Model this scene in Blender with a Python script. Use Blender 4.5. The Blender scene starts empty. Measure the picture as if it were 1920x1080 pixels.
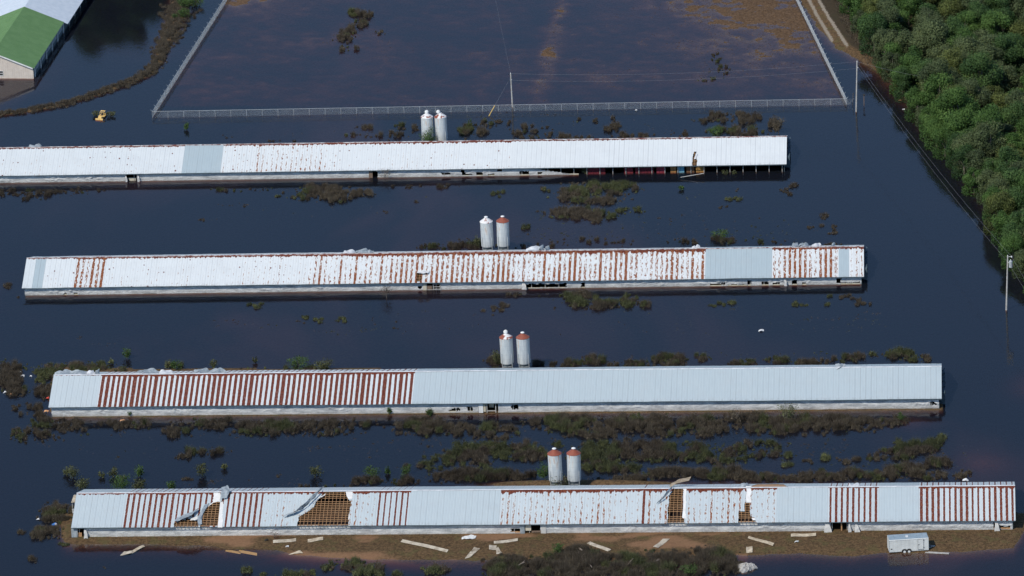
import bpy, math, random
import numpy as np
from mathutils import Matrix, Vector

# ------------------------------------------------------------------ camera, sky, sun, exposure
SC = bpy.context.scene
TH, FPX, ROLL, YAW, CH = 0.35337966, 11839.98, 0.03717582, -0.06895736, 390.2816
CAM = np.array([0.0, -1000.0, CH])
FWD = np.array([math.sin(YAW)*math.cos(TH), math.cos(YAW)*math.cos(TH), -math.sin(TH)])
_r = np.array([math.cos(YAW), -math.sin(YAW), 0.0]); _d = np.cross(FWD, _r)
RGT = math.cos(ROLL)*_r + math.sin(ROLL)*_d
DWN = -math.sin(ROLL)*_r + math.cos(ROLL)*_d
cd = bpy.data.cameras.new("camera"); cam = bpy.data.objects.new("camera", cd); SC.collection.objects.link(cam)
cd.sensor_width = 36; cd.lens = 36*FPX/1920; cd.clip_start = 5; cd.clip_end = 30000
M = Matrix.Identity(4)
for i in range(3):
    M[i][0] = RGT[i]; M[i][1] = -DWN[i]; M[i][2] = -FWD[i]; M[i][3] = CAM[i]
cam.matrix_world = M
SC.camera = cam

SUN_EL = math.radians(46); SUNH = np.array([-0.616, -0.788]); SUNH /= np.linalg.norm(SUNH)
sdir = Vector((SUNH[0]*math.cos(SUN_EL), SUNH[1]*math.cos(SUN_EL), math.sin(SUN_EL)))
W = bpy.data.worlds.new("World"); SC.world = W; W.use_nodes = True
wn = W.node_tree; bg = wn.nodes["Background"]
sky = wn.nodes.new("ShaderNodeTexSky"); sky.sky_type = 'NISHITA'; sky.sun_disc = False
sky.sun_elevation = SUN_EL; sky.sun_rotation = math.atan2(SUNH[0], SUNH[1])
sky.altitude = 0; sky.air_density = 1.0; sky.dust_density = 0.0; sky.ozone_density = 5.2
wn.links.new(sky.outputs[0], bg.inputs[0]); bg.inputs[1].default_value = 0.14
sl = bpy.data.lights.new("sun", 'SUN'); sl.energy = 3.6; sl.angle = math.radians(0.53); sl.color = (1.0, 0.94, 0.83)
so = bpy.data.objects.new("sun", sl); SC.collection.objects.link(so)
so.rotation_euler = sdir.to_track_quat('Z', 'Y').to_euler(); so.location = (0, 0, 300)
SC.view_settings.view_transform = 'Standard'; SC.view_settings.look = 'None'
SC.view_settings.exposure = 0.0; SC.view_settings.gamma = 1.0
SC.render.engine = 'CYCLES'
SC.cycles.max_bounces = 8; SC.cycles.transparent_max_bounces = 24; SC.cycles.transmission_bounces = 4
SC.cycles.diffuse_bounces = 3; SC.cycles.glossy_bounces = 3; SC.cycles.volume_bounces = 0
SC.cycles.caustics_reflective = False; SC.cycles.caustics_refractive = False

random.seed(7); RNG = np.random.default_rng(11)

# ------------------------------------------------------------------ from a point of the survey picture to the place
def ray(px, py):
    v = FWD*FPX + RGT*(px-960) + DWN*(py-540)
    return v/np.linalg.norm(v)
def at(px, py, z=0.0):
    v = ray(px, py); t = (z-CAM[2])/v[2]; return CAM+v*t
def onY(px, py, Y):
    v = ray(px, py); t = (Y-CAM[1])/v[1]; return CAM+v*t
def onplane(px, py, p0, n):
    v = ray(px, py); t = np.dot(np.array(p0)-CAM, n)/np.dot(v, n); return CAM+v*t
def proj(x, y, z=0.0):
    qx, qy, qz = x-CAM[0], y-CAM[1], z-CAM[2]
    w = qx*FWD[0]+qy*FWD[1]+qz*FWD[2]
    return 960+FPX*(qx*RGT[0]+qy*RGT[1]+qz*RGT[2])/w, 540+FPX*(qx*DWN[0]+qy*DWN[1]+qz*DWN[2])/w

# ------------------------------------------------------------------ helpers
C = SC.collection
def tag(o, label=None, cat=None, group=None, kind=None):
    if label: o["label"] = label
    if cat: o["category"] = cat
    if group: o["group"] = group
    if kind: o["kind"] = kind
    return o
def empty(name, loc, rz=0.0):
    o = bpy.data.objects.new(name, None); C.objects.link(o); o.location = loc; o.rotation_euler = (0, 0, rz)
    o.empty_display_size = 0.5
    return o
def link(name, me, mat=None, parent=None, loc=None):
    o = bpy.data.objects.new(name, me); C.objects.link(o)
    if mat is not None and not me.materials: me.materials.append(mat)
    if parent is not None:
        o.parent = parent
    if loc is not None: o.location = loc
    return o
def npmesh(name, V, F, attrs=None, uv=None, smooth=False, mats=None, mi=None):
    """V (n,3), F (m,k) numpy; attrs {name: per-vertex floats}"""
    me = bpy.data.meshes.new(name); V = np.asarray(V, dtype=np.float32); F = np.asarray(F, dtype=np.int32)
    k = F.shape[1]; me.vertices.add(len(V)); me.vertices.foreach_set("co", V.ravel())
    me.loops.add(F.size); me.loops.foreach_set("vertex_index", F.ravel())
    me.polygons.add(len(F)); me.polygons.foreach_set("loop_start", np.arange(0, F.size, k, dtype=np.int32))
    me.polygons.foreach_set("loop_total", np.full(len(F), k, dtype=np.int32))
    if smooth: me.polygons.foreach_set("use_smooth", np.ones(len(F), dtype=bool))
    if mi is not None: me.polygons.foreach_set("material_index", np.asarray(mi, dtype=np.int32))
    if attrs:
        for a, d in attrs.items():
            at_ = me.attributes.new(a, 'FLOAT', 'POINT'); at_.data.foreach_set("value", np.asarray(d, dtype=np.float32).ravel())
    if uv is not None:
        l = me.uv_layers.new(name="uvm"); l.data.foreach_set("uv", np.asarray(uv, dtype=np.float32)[F.ravel()].ravel())
    me.update(calc_edges=True)
    if mats:
        for m in mats: me.materials.append(m)
    return me
class MB:
    def __init__(s): s.v = []; s.f = []
    def poly(s, pts):
        n = len(s.v); s.v += [tuple(map(float, p)) for p in pts]; s.f.append(tuple(range(n, n+len(pts)))); return s
    def hexa(s, P):           # P: 8 points, bottom 4 then top 4
        n = len(s.v); s.v += [tuple(map(float, p)) for p in P]
        for q in ((0, 3, 2, 1), (4, 5, 6, 7), (0, 1, 5, 4), (1, 2, 6, 5), (2, 3, 7, 6), (3, 0, 4, 7)): s.f.append(tuple(n+i for i in q))
        return s
    def box(s, c, d, rz=0.0, tilt=None):
        c = Vector(c); R = Matrix.Rotation(rz, 3, 'Z')
        if tilt is not None: R = R @ Matrix.Rotation(tilt[0], 3, 'X') @ Matrix.Rotation(tilt[1], 3, 'Y')
        P = []
        for z in (-.5, .5):
            for x, y in ((-.5, -.5), (.5, -.5), (.5, .5), (-.5, .5)):
                P.append(c+R @ Vector((x*d[0], y*d[1], z*d[2])))
        return s.hexa(P)
    def tube(s, a, b, r, r2=None, n=8, cap=True):
        a = Vector(a); b = Vector(b); r2 = r if r2 is None else r2
        d = (b-a).normalized(); u = d.orthogonal().normalized(); w = d.cross(u); k = len(s.v)
        for p, rr in ((a, r), (b, r2)):
            for i in range(n):
                t = 2*math.pi*i/n; s.v.append(tuple(p+u*math.cos(t)*rr+w*math.sin(t)*rr))
        for i in range(n): s.f.append((k+i, k+(i+1) % n, k+n+(i+1) % n, k+n+i))
        if cap:
            s.f.append(tuple(k+i for i in reversed(range(n)))); s.f.append(tuple(k+n+i for i in range(n)))
        return s
    def lathe(s, prof, n=24, c=(0, 0, 0)):
        k = len(s.v)
        for r, z in prof:
            for i in range(n):
                t = 2*math.pi*i/n; s.v.append((c[0]+r*math.cos(t), c[1]+r*math.sin(t), c[2]+z))
        for j in range(len(prof)-1):
            for i in range(n): s.f.append((k+j*n+i, k+j*n+(i+1) % n, k+(j+1)*n+(i+1) % n, k+(j+1)*n+i))
        s.f.append(tuple(k+i for i in reversed(range(n)))); s.f.append(tuple(k+(len(prof)-1)*n+i for i in range(n)))
        return s
    def mesh(s, name, smooth=False):
        me = bpy.data.meshes.new(name); me.from_pydata(s.v, [], s.f); me.update()
        if smooth:
            me.polygons.foreach_set("use_smooth", [True]*len(me.polygons))
        return me
    def obj(s, name, mat, parent=None, loc=None, smooth=False):
        return link(name, s.mesh(name, smooth), mat, parent, loc)

def _hash(ix, iy, seed):
    h = np.sin(ix*127.1+iy*311.7+seed*74.7)*43758.5453
    return h-np.floor(h)
def vn(x, y, seed=0):
    x = np.asarray(x, dtype=float); y = np.asarray(y, dtype=float)
    ix = np.floor(x); iy = np.floor(y); fx = x-ix; fy = y-iy; fx = fx*fx*(3-2*fx); fy = fy*fy*(3-2*fy)
    a = _hash(ix, iy, seed); b = _hash(ix+1, iy, seed); c = _hash(ix, iy+1, seed); d = _hash(ix+1, iy+1, seed)
    return (a*(1-fx)+b*fx)*(1-fy)+(c*(1-fx)+d*fx)*fy
def fbm(x, y, seed=0, o=4):
    s = 0; a = .5; t = 0
    for i in range(o): s = s+a*vn(x*2**i, y*2**i, seed+i); t += a; a *= .5
    return s/t
def sstep(a, b, x):
    t = np.clip((x-a)/(b-a), 0, 1); return t*t*(3-2*t)
def inpoly(x, y, poly):
    x = np.asarray(x); y = np.asarray(y); r = np.zeros(x.shape, bool); n = len(poly)
    for i in range(n):
        x1, y1 = poly[i]; x2, y2 = poly[(i+1) % n]
        if y1 == y2: continue
        c = ((y1 > y) != (y2 > y)) & (x < (x2-x1)*(y-y1)/(y2-y1)+x1); r ^= c
    return r

# ------------------------------------------------------------------ materials
class NT:
    def __init__(s, name):
        s.m = bpy.data.materials.new(name); s.m.use_nodes = True; s.t = s.m.node_tree
        s.b = s.t.nodes["Principled BSDF"]; s.out = s.t.nodes["Material Output"]
    def n(s, typ, **k):
        x = s.t.nodes.new(typ)
        for a, v in k.items(): setattr(x, a, v)
        return x
    def L(s, a, b): s.t.links.new(a, b)
    def val(s, sock, v):
        if isinstance(v, (int, float)): sock.default_value = v
        else: s.L(v, sock)
    def math(s, op, a, b=0.0, c=None, clamp=False):
        x = s.n("ShaderNodeMath", operation=op); x.use_clamp = clamp
        s.val(x.inputs[0], a); s.val(x.inputs[1], b)
        if c is not None: s.val(x.inputs[2], c)
        return x.outputs[0]
    def mix(s, f, a, b):
        x = s.n("ShaderNodeMix", data_type='RGBA'); s.val(x.inputs[0], f)
        for sk, v in ((x.inputs[6], a), (x.inputs[7], b)):
            if isinstance(v, tuple): sk.default_value = (*v[:3], 1)
            else: s.L(v, sk)
        return x.outputs[2]
    def step(s, x, a, b):     # smooth 0..1 between a and b
        m = s.n("ShaderNodeMapRange"); m.interpolation_type = 'SMOOTHSTEP'; s.val(m.inputs[0], x); s.val(m.inputs[1], a); s.val(m.inputs[2], b)
        m.inputs[3].default_value = 0; m.inputs[4].default_value = 1; return m.outputs[0]
    def attr(s, name):
        x = s.n("ShaderNodeAttribute", attribute_name=name); return x.outputs["Fac"]
    def vec(s, x, y, z=0.0):
        c = s.n("ShaderNodeCombineXYZ")
        for i, v in enumerate((x, y, z)): s.val(c.inputs[i], v)
        return c.outputs[0]
    def noise(s, v=None, scale=1.0, detail=3.0, rough=.6, dist=0.0):
        x = s.n("ShaderNodeTexNoise"); x.inputs["Scale"].default_value = scale; x.inputs["Detail"].default_value = detail
        x.inputs["Roughness"].default_value = rough; x.inputs["Distortion"].default_value = dist
        if v is not None: s.L(v, x.inputs["Vector"])
        return x.outputs["Fac"]
    def bump(s, h, dist=.02, strength=1.0):
        b = s.n("ShaderNodeBump"); b.inputs["Distance"].default_value = dist; b.inputs["Strength"].default_value = strength
        s.L(h, b.inputs["Height"]); s.L(b.outputs[0], s.b.inputs["Normal"])
def mottled(name, c1, c2, scale=2.0, rough=.8, metal=0.0, detail=4, bump=0.0, coord="Object", spec=.3):
    t = NT(name); tc = t.n("ShaderNodeTexCoord"); nz = t.noise(tc.outputs[coord], scale, detail)
    col = t.mix(t.step(nz, .3, .7), c1, c2); t.L(col, t.b.inputs["Base Color"])
    t.b.inputs["Roughness"].default_value = rough; t.b.inputs["Metallic"].default_value = metal
    t.b.inputs["Specular IOR Level"].default_value = spec
    if bump: t.bump(nz, bump)
    return t.m

def roof_material():
    t = NT("ribbed_roof_metal")
    uv = t.n("ShaderNodeUVMap", uv_map="uvm"); sp = t.n("ShaderNodeSeparateXYZ"); t.L(uv.outputs[0], sp.inputs[0])
    u, v = sp.outputs[0], sp.outputs[1]
    p = t.math('DIVIDE', u, 0.914); fx = t.math('FRACT', p); pid = t.math('FLOOR', p)
    wnz = t.n("ShaderNodeTexWhiteNoise", noise_dimensions='1D'); t.L(pid, wnz.inputs["W"]); rnd = wnz.outputs["Value"]
    stripe, spot, tint, ridge = t.attr("stripe"), t.attr("spot"), t.attr("tint"), t.attr("ridge")
    edge = t.noise(t.vec(t.math('MULTIPLY', u, 5.0), t.math('MULTIPLY', v, 1.6)), 1.0, 4, .65)
    cen = t.math('ABSOLUTE', t.math('SUBTRACT', fx, 0.5))
    # solid rust bands on every panel lap
    wdt = t.math('MULTIPLY', stripe, t.math('ADD', .36, t.math('MULTIPLY', rnd, .25)))
    wdt = t.math('ADD', wdt, t.math('MULTIPLY', t.math('SUBTRACT', edge, .5), .22))
    wdt = t.math('MULTIPLY', wdt, t.step(stripe, 0.0, .2))
    m1 = t.step(t.math('SUBTRACT', wdt, cen), -.015, .015)
    # pale core inside some bands where the coating still holds
    core = t.noise(t.vec(t.math('MULTIPLY', u, 9.0), t.math('MULTIPLY', v, 3.2), 7.0), 1.0, 3, .7)
    m1 = t.math('MULTIPLY', m1, t.math('SUBTRACT', 1.0, t.math('MULTIPLY', t.step(core, .60, .66), t.math('SUBTRACT', 1.0, t.math('MULTIPLY', stripe, .8), clamp=True))))
    # broken rust spots strung along the fastener lines
    sn = t.noise(t.vec(t.math('MULTIPLY', u, 4.4), t.math('MULTIPLY', v, 1.05), 3.0), 1.0, 4, .7)
    patch = t.noise(t.vec(t.math('MULTIPLY', u, .30), t.math('MULTIPLY', v, .22), 11.0), 1.0, 2)
    amt = t.math('MULTIPLY', spot, t.math('ADD', t.math('MULTIPLY', rnd, .75), t.math('MULTIPLY', patch, 1.15)))
    band = t.step(t.math('SUBTRACT', cen, t.math('MULTIPLY', spot, .27)), .14, .02)
    low = t.math('MULTIPLY', t.step(v, 1.0, 8.0), .05)
    thr = t.math('SUBTRACT', .70, t.math('MULTIPLY', t.math('ADD', t.math('MULTIPLY', amt, .30), low), band))
    thr = t.math('ADD', thr, t.math('MULTIPLY', t.step(spot, .05, 0.0), 1.0))
    m2 = t.step(t.math('SUBTRACT', sn, thr), 0.0, .02)
    # single pinhole rust dots
    vo = t.n("ShaderNodeTexVoronoi"); vo.inputs["Scale"].default_value = 1.0
    t.L(t.vec(t.math('MULTIPLY', u, 1.1), t.math('MULTIPLY', v, .75)), vo.inputs["Vector"])
    sc_ = t.n("ShaderNodeSeparateColor"); t.L(vo.outputs["Color"], sc_.inputs[0])
    rad = t.math('MULTIPLY', t.math('MULTIPLY', sc_.outputs[0], .19), t.math('MULTIPLY', t.step(spot, 0.0, .12), t.step(tint, .4, .2)))
    rad = t.math('MULTIPLY', rad, t.step(sc_.outputs[1], .35, .4))
    m3 = t.step(t.math('SUBTRACT', rad, vo.outputs["Distance"]), -.01, .02)
    # rust running down from the ridge cap
    rn = t.noise(t.vec(t.math('MULTIPLY', u, 1.3), t.math('MULTIPLY', v, .25)), 1.0, 5, .75)
    lap = t.math('MULTIPLY', t.step(cen, .25, .05), .25)
    rl = t.math('MULTIPLY', ridge, t.math('ADD', t.math('MULTIPLY', t.math('SUBTRACT', rn, .22), 2.6), lap))
    m4 = t.step(t.math('SUBTRACT', rl, v), -.03, .05)
    m4 = t.math('MULTIPLY', m4, t.step(ridge, 0.0, .1))
    mask = t.math('MAXIMUM', t.math('MAXIMUM', m1, m2), t.math('MAXIMUM', m3, m4))
    big = t.noise(t.vec(u, v), .35, 3); fine = t.noise(t.vec(t.math('MULTIPLY', u, 6.0), t.math('MULTIPLY', v, .4)), 1.0, 3)
    white = t.mix(fine, (.64, .67, .67), (.77, .79, .77)); grey = t.mix(fine, (.34, .42, .45), (.44, .52, .54))
    base = t.mix(tint, white, grey)
    base = t.mix(t.math('MULTIPLY', t.step(big, .45, .75), .12), base, (.45, .44, .42))
    # soft grime that gathers just above the eave, and dark panel laps
    g = t.math('MULTIPLY', t.step(v, 7.6, 8.7), t.step(t.noise(t.vec(t.math('MULTIPLY', u, 3.0), v), 1.0, 3), .45, .62))
    base = t.mix(t.math('MULTIPLY', g, .25), base, (.22, .21, .20))
    seam = t.math('MULTIPLY', t.step(cen, .45, .49), t.math('ADD', .22, t.math('MULTIPLY', t.step(rnd, .25, .9), .42)))
    base = t.mix(seam, base, (.16, .15, .15))
    rust = t.mix(t.step(edge, .35, .7), (.085, .016, .010), (.20, .048, .020))
    halo = t.math('MULTIPLY', t.step(t.math('SUBTRACT', sn, thr), -.07, .01), .5)
    base = t.mix(halo, base, (.50, .36, .24))
    rust = t.mix(m2, rust, t.mix(t.step(core, .38, .62), (.12, .028, .014), (.34, .12, .042)))
    rust = t.mix(t.step(core, .55, .8), rust, (.36, .13, .045))
    t.L(t.mix(mask, base, rust), t.b.inputs["Base Color"])
    t.L(t.math('ADD', .42, t.math('MULTIPLY', mask, .45)), t.b.inputs["Roughness"])
    t.b.inputs["Specular IOR Level"].default_value = .35
    return t.m
M_ROOF = roof_material()

def leaf_material(name, cols, trans=.18, obj_var=.25):
    t = NT(name); r = t.attr("rnd"); ramp = t.n("ShaderNodeValToRGB"); cr = ramp.color_ramp
    cr.elements[0].position = 0; cr.elements[0].color = (*cols[0], 1); cr.elements[1].position = 1; cr.elements[1].color = (*cols[-1], 1)
    for i, c in enumerate(cols[1:-1]):
        e = cr.elements.new((i+1)/(len(cols)-1)); e.color = (*c, 1)
    oi = t.n("ShaderNodeObjectInfo")
    f = t.math('ADD', r, t.math('MULTIPLY', t.math('SUBTRACT', oi.outputs["Random"], .5), obj_var), clamp=True)
    t.L(f, ramp.inputs[0]); t.L(ramp.outputs[0], t.b.inputs["Base Color"])
    t.b.inputs["Roughness"].default_value = .65; t.b.inputs["Specular IOR Level"].default_value = .25
    tr = t.n("ShaderNodeBsdfTranslucent"); t.L(ramp.outputs[0], tr.inputs["Color"])
    mx = t.n("ShaderNodeMixShader"); mx.inputs[0].default_value = trans
    t.L(t.b.outputs[0], mx.inputs[1]); t.L(tr.outputs[0], mx.inputs[2]); t.L(mx.outputs[0], t.out.inputs[0])
    return t.m
M_BROWN = leaf_material("dead_weed_foliage", [(.034, .027, .020), (.080, .064, .047), (.13, .106, .073), (.21, .175, .118)])
M_OLIVE = leaf_material("olive_weed_foliage", [(.028, .032, .017), (.070, .078, .036), (.122, .132, .056), (.20, .21, .085)])
M_GREEN = leaf_material("green_sapling_foliage", [(.035, .060, .018), (.06, .11, .028), (.10, .17, .04)])
M_STRAW = leaf_material("dry_grass_blades", [(.08, .046, .022), (.15, .09, .042), (.25, .15, .07)])
M_TREES = [leaf_material("tree_leaves_olive", [(0.0342, 0.0512, 0.0222), (0.0762, 0.1034, 0.043), (0.1565, 0.1947, 0.0789)]),
           leaf_material("tree_leaves_dark", [(0.0188, 0.0444, 0.0154), (0.0469, 0.0937, 0.0274), (0.102, 0.1738, 0.0486)]),
           leaf_material("tree_leaves_yellowish", [(0.041, 0.0529, 0.0154), (0.0927, 0.1152, 0.0312), (0.1796, 0.2086, 0.0579)]),
           leaf_material("tree_leaves_fresh", [(0.0273, 0.0598, 0.0154), (0.0625, 0.125, 0.0274), (0.1333, 0.226, 0.0557)])]
M_BARK = mottled("grey_brown_bark", (.10, .08, .06), (.20, .17, .14), 6, .9)
M_WOOD = mottled("weathered_lumber", (.36, .19, .09), (.54, .32, .16), 3, .8)
M_PLY = mottled("pale_plywood", (.36, .29, .20), (.62, .53, .39), 1.5, .8)
M_WHITE = mottled("white_sheeting", (.66, .66, .64), (.80, .80, .78), 1.2, .6)
M_CURT = None
M_POLE = mottled("silvered_pole_wood", (.38, .36, .33), (.52, .50, .46), 2, .85)
M_GALV = mottled("galvanised_steel", (.42, .45, .46), (.56, .58, .58), 3, .45, .3)
M_DARK = mottled("dark_interior_boards", (.035, .032, .032), (.06, .055, .05), 1.0, .9)
M_CEIL = mottled("shade_dark_ceiling", (.012, .009, .008), (.040, .022, .014), 1.0, .95)  # ceiling brown with the shade seen between the roof laths put into it
M_BLUEG = mottled("blue_grey_panel_and_shade", (.06, .09, .11), (.10, .14, .16), 1.0, .6)
M_CREAM = mottled("cream_painted_boards", (.50, .45, .34), (.62, .57, .45), 1.0, .8)
M_BLACK = mottled("black_rubber", (.012, .012, .012), (.03, .03, .03), 4, .8)
M_YEL = mottled("faded_yellow_paint", (.72, .46, .14), (.85, .60, .24), 2, .6)
M_WIRE = mottled("overhead_wire", (.24, .23, .24), (.30, .29, .30), 1, .5)

def curtain_material():
    t = NT("white_curtain_tarp"); uv = t.n("ShaderNodeUVMap", uv_map="uvm"); sp = t.n("ShaderNodeSeparateXYZ"); t.L(uv.outputs[0], sp.inputs[0])
    u, v = sp.outputs[0], sp.outputs[1]
    n1 = t.noise(t.vec(t.math('MULTIPLY', u, .45), t.math('MULTIPLY', v, 1.6)), 1.0, 6, .7, .6)
    n2 = t.noise(t.vec(t.math('MULTIPLY', u, 3.0), t.math('MULTIPLY', v, 6.0)), 1.0, 4, .6)
    col = t.mix(t.step(n1, .3, .7), (.34, .35, .355), (.74, .735, .71))
    fx = t.math('FRACT', t.math('DIVIDE', u, 2.44)); seam = t.step(t.math('ABSOLUTE', t.math('SUBTRACT', fx, .5)), .485, .495)
    col = t.mix(t.math('MULTIPLY', seam, .5), col, (.78, .78, .76))
    mud = t.math('MULTIPLY', t.step(v, .7, 0.0), t.step(n2, .35, .65))
    col = t.mix(t.math('MULTIPLY', mud, .5), col, (.34, .27, .18))
    t.L(col, t.b.inputs["Base Color"]); t.b.inputs["Roughness"].default_value = .55
    t.bump(n2, .08)
    return t.m
M_CURT = curtain_material()

# ------------------------------------------------------------------ terrain
SHX = [60, 120, 140, 300, 380, 430, 520, 560, 620, 700, 850, 960, 1100, 1400, 1500, 1600, 1660, 1760, 1850, 1900, 1925, 2300]
SHY = [1004, 1018, 1021, 1021, 1024, 1028, 1032, 1041, 1044, 1048, 1050, 1052, 1052, 1040, 1038, 1044, 1037, 1036, 1031, 1027, 990, 960]
XBY = [-400, -60, 0, 50, 90, 110, 130, 150, 180, 210, 250, 300, 350, 400, 450, 500, 600, 900]
XBX = [1300, 1470, 1500, 1533, 1566, 1606, 1640, 1665, 1692, 1724, 1752, 1800, 1845, 1876, 1905, 1938, 2010, 2300]
DIKE = [(-40, 216), (10, 213), (60, 207), (120, 195), (200, 170), (245, 153), (280, 138), (300, 110), (308, 85), (325, 45), (335, 20), (342, -10), (350, -60)]
DIKW = [6, 6, 7, 7, 9, 9, 11, 16, 18, 24, 28, 30, 30]
def dike_d(px, py):
    best = np.full(px.shape, 1e9)
    for i in range(len(DIKE)-1):
        (x1, y1), (x2, y2) = DIKE[i], DIKE[i+1]; ax, ay = x2-x1, (y2-y1)*1.9; qx, qy = px-x1, (py-y1)*1.9
        t = np.clip((qx*ax+qy*ay)/(ax*ax+ay*ay), 0, 1); w = DIKW[i]*(1-t)+DIKW[i+1]*t
        best = np.minimum(best, np.hypot(qx-t*ax, qy-t*ay)/w)
    return best
def lx(py): return np.interp(py, [-200, 0, 209, 215], [565, 424, 288, 286])
def rx(py): return np.interp(py, [-200, 0, 190], [1395, 1490, 1586])
def terrain_h(X, Y):
    px, py = proj(X, Y)
    n = fbm(X*.09, Y*.09, 3); n2 = fbm(X*.6, Y*.6, 9)
    z = -.85+n*.25
    # shallow flooded pads between the barns
    z = z+sstep(1.4, .6, np.abs((py-690)/60))*.10*n
    # enclosure
    enc = (px > lx(py)) & (px < rx(py)) & (py < 196)
    st = .5*fbm(X*.10+Y*.03, Y*.10, 21, 4)+.5*fbm(X*.5+Y*.1, Y*.55, 23, 4)
    e = np.clip((px-1120)/300, 0, 1.25)*np.clip((190-py)/165, 0, 1.2)
    e = np.maximum(e, np.clip((600-px)/170, 0, 1)*np.clip((42-py)/40, 0, 1.5))
    ze = -.60+st*.66+e*.28
    ze = ze+np.exp(-((px-(1038-(py-60)*.25))/19)**2)*.22*fbm(X*.35, Y*.35, 5, 4)*2*sstep(260, 100, py)
    z = np.where(enc, ze, z)
    # barn 4 yard
    sh = np.interp(px, SHX, SHY)+(fbm(X*.25, Y*.25, 31)-.5)*8
    y4 = np.clip((sh-py)*.022, -.85, .30)*1.0
    m4 = (py > 962) & (px > 60)
    z = np.where(m4, np.maximum(z, y4*sstep(88, 128, px)-.85*(1-sstep(88, 128, px))), z)
    mound = .50*np.exp(-((px-1090)/160)**4)*np.exp(-((py-909)/8.0)**2)
    shal = .66*np.exp(-((px-1300)/480)**6)*np.exp(-((py-908)/16)**2)
    z = np.maximum(z, np.where(py < 930, -.85+shal+n*.1+mound*1.75, -9))
    # barn 3 pad
    by = np.interp(px, [95, 1767], [784, 770])
    m3 = (px > 93) & (px < 1768) & (py > 690)
    z = np.where(m3, np.maximum(z, np.clip((by-.9-py)*.09+(n2-.5)*.1, -.85, .06)), z)
    # dike
    z = np.maximum(z, -.85+1.15*np.exp(-dike_d(px, py)**2*.9)+(n2-.5)*.1)
    # left weedy bank by barn 3
    z = np.maximum(z, -.85+.95*np.exp(-((px-140)/80)**2-((py-692)/14)**2))
    # wood and lane
    xb = np.interp(py, XBY, XBX)
    z = np.where(px > xb-60, np.maximum(z, np.clip((px-xb+(n2-.5)*14)*.014, -.85, .8)), z)
    # shallow tannin-stained flats on the right
    for cx, cy, ax, ay, h in ((1690, 788, 110, 16, .66), (1840, 865, 100, 35, .64), (1700, 560, 150, 60, .20), (1930, 720, 70, 40, .64), (1840, 1040, 150, 40, .25)):
        z = np.maximum(z, -.85+h*np.exp(-((px-cx)/ax)**2-((py-cy)/ay)**2)+(n-.5)*.15)
    # turn blue and fully deep on the left
    return z
xs = np.concatenate([[-9000, -3000, -1200, -600, -350], np.arange(-230, -28, .7), np.arange(-28, 12, .28), np.arange(12, 70, .7), [150, 350, 700, 1500, 4000, 9000]])
ys = np.concatenate([[-8000, -3000, -1200, -600, -300, -170], np.arange(-105, 172, .75), np.arange(172, 262, .35), [300, 400, 700, 1500, 4000, 9000]])
GX, GY = np.meshgrid(xs, ys); GZ = terrain_h(GX, GY)
far = (GX < -231) | (GX > 71) | (GY < -106) | (GY > 261)
GZ = np.where(far, np.where((GX > 71) & (GY > -50), .6, -.8), GZ)
PX, PY = proj(GX, GY)
def dseg(px, py, pts, w, sy=1.0):
    b = np.full(px.shape, 1e9)
    for (x1, y1), (x2, y2) in zip(pts[:-1], pts[1:]):
        ax, ay = x2-x1, (y2-y1)*sy; qx, qy = px-x1, (py-y1)*sy; t = np.clip((qx*ax+qy*ay)/(ax*ax+ay*ay), 0, 1)
        b = np.minimum(b, np.hypot(qx-t*ax, qy-t*ay))
    return b
tr = np.minimum(dseg(PX, PY, [(1499, -40), (1516, 0), (1532, 30), (1547, 55), (1560, 76)], 1), dseg(PX, PY, [(1510, -40), (1533, 0), (1555, 38), (1573, 65), (1588, 88)], 1))
gravel = np.minimum(tr, 40)
bare = sstep(.54, .66, fbm(GX*.10, GY*.28, 41, 4))*.8*((PY > 1000) & (PX > 380) & (PX < 1400))
bare = np.maximum(bare, ((np.abs(PX-1640) < 8) & (PY < 0))*0)
strw = ((PX > lx(PY)) & (PX < rx(PY)) & (PY < 196))*1.0
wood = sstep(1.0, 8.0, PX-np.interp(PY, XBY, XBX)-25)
ny, nx = GX.shape; idx = np.arange(nx*ny).reshape(ny, nx)
F = np.stack([idx[:-1, :-1], idx[:-1, 1:], idx[1:, 1:], idx[1:, :-1]], -1).reshape(-1, 4)
def ground_material():
    t = NT("muddy_ground"); tc = t.n("ShaderNodeNewGeometry"); P = tc.outputs["Position"]
    n1 = t.noise(P, .35, 5); n2 = t.noise(P, 2.2, 5, .7); n3 = t.noise(P, .12, 3)
    grass = t.mix(t.step(n2, .35, .65), (.068, .044, .024), (.16, .100, .050))
    grass = t.mix(t.math('MULTIPLY', t.step(n1, .5, .66), .6), grass, (.10, .088, .036))
    soil = t.mix(n2, (.19, .100, .054), (.32, .180, .100))
    col = t.mix(t.attr("bare"), grass, soil)
    straw = t.mix(t.step(n2, .35, .65), (.08, .050, .030), (.17, .105, .060))
    col = t.mix(t.attr("straw"), col, straw)
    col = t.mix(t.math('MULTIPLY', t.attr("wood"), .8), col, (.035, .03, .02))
    gd_ = t.math('ADD', t.attr("gravel"), t.math('MULTIPLY', t.math('SUBTRACT', n2, .5), 12.0))
    col = t.mix(t.step(gd_, 3.6, 1.6), col, t.mix(n2, (.20, .165, .125), (.36, .31, .24)))
    t.L(col, t.b.inputs["Base Color"]); t.b.inputs["Roughness"].default_value = .95; t.b.inputs["Specular IOR Level"].default_value = .1
    t.bump(n2, .08)
    return t.m
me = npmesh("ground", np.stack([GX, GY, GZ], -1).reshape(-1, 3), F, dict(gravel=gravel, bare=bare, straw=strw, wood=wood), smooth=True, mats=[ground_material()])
tag(link("ground", me), kind="structure")

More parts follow.
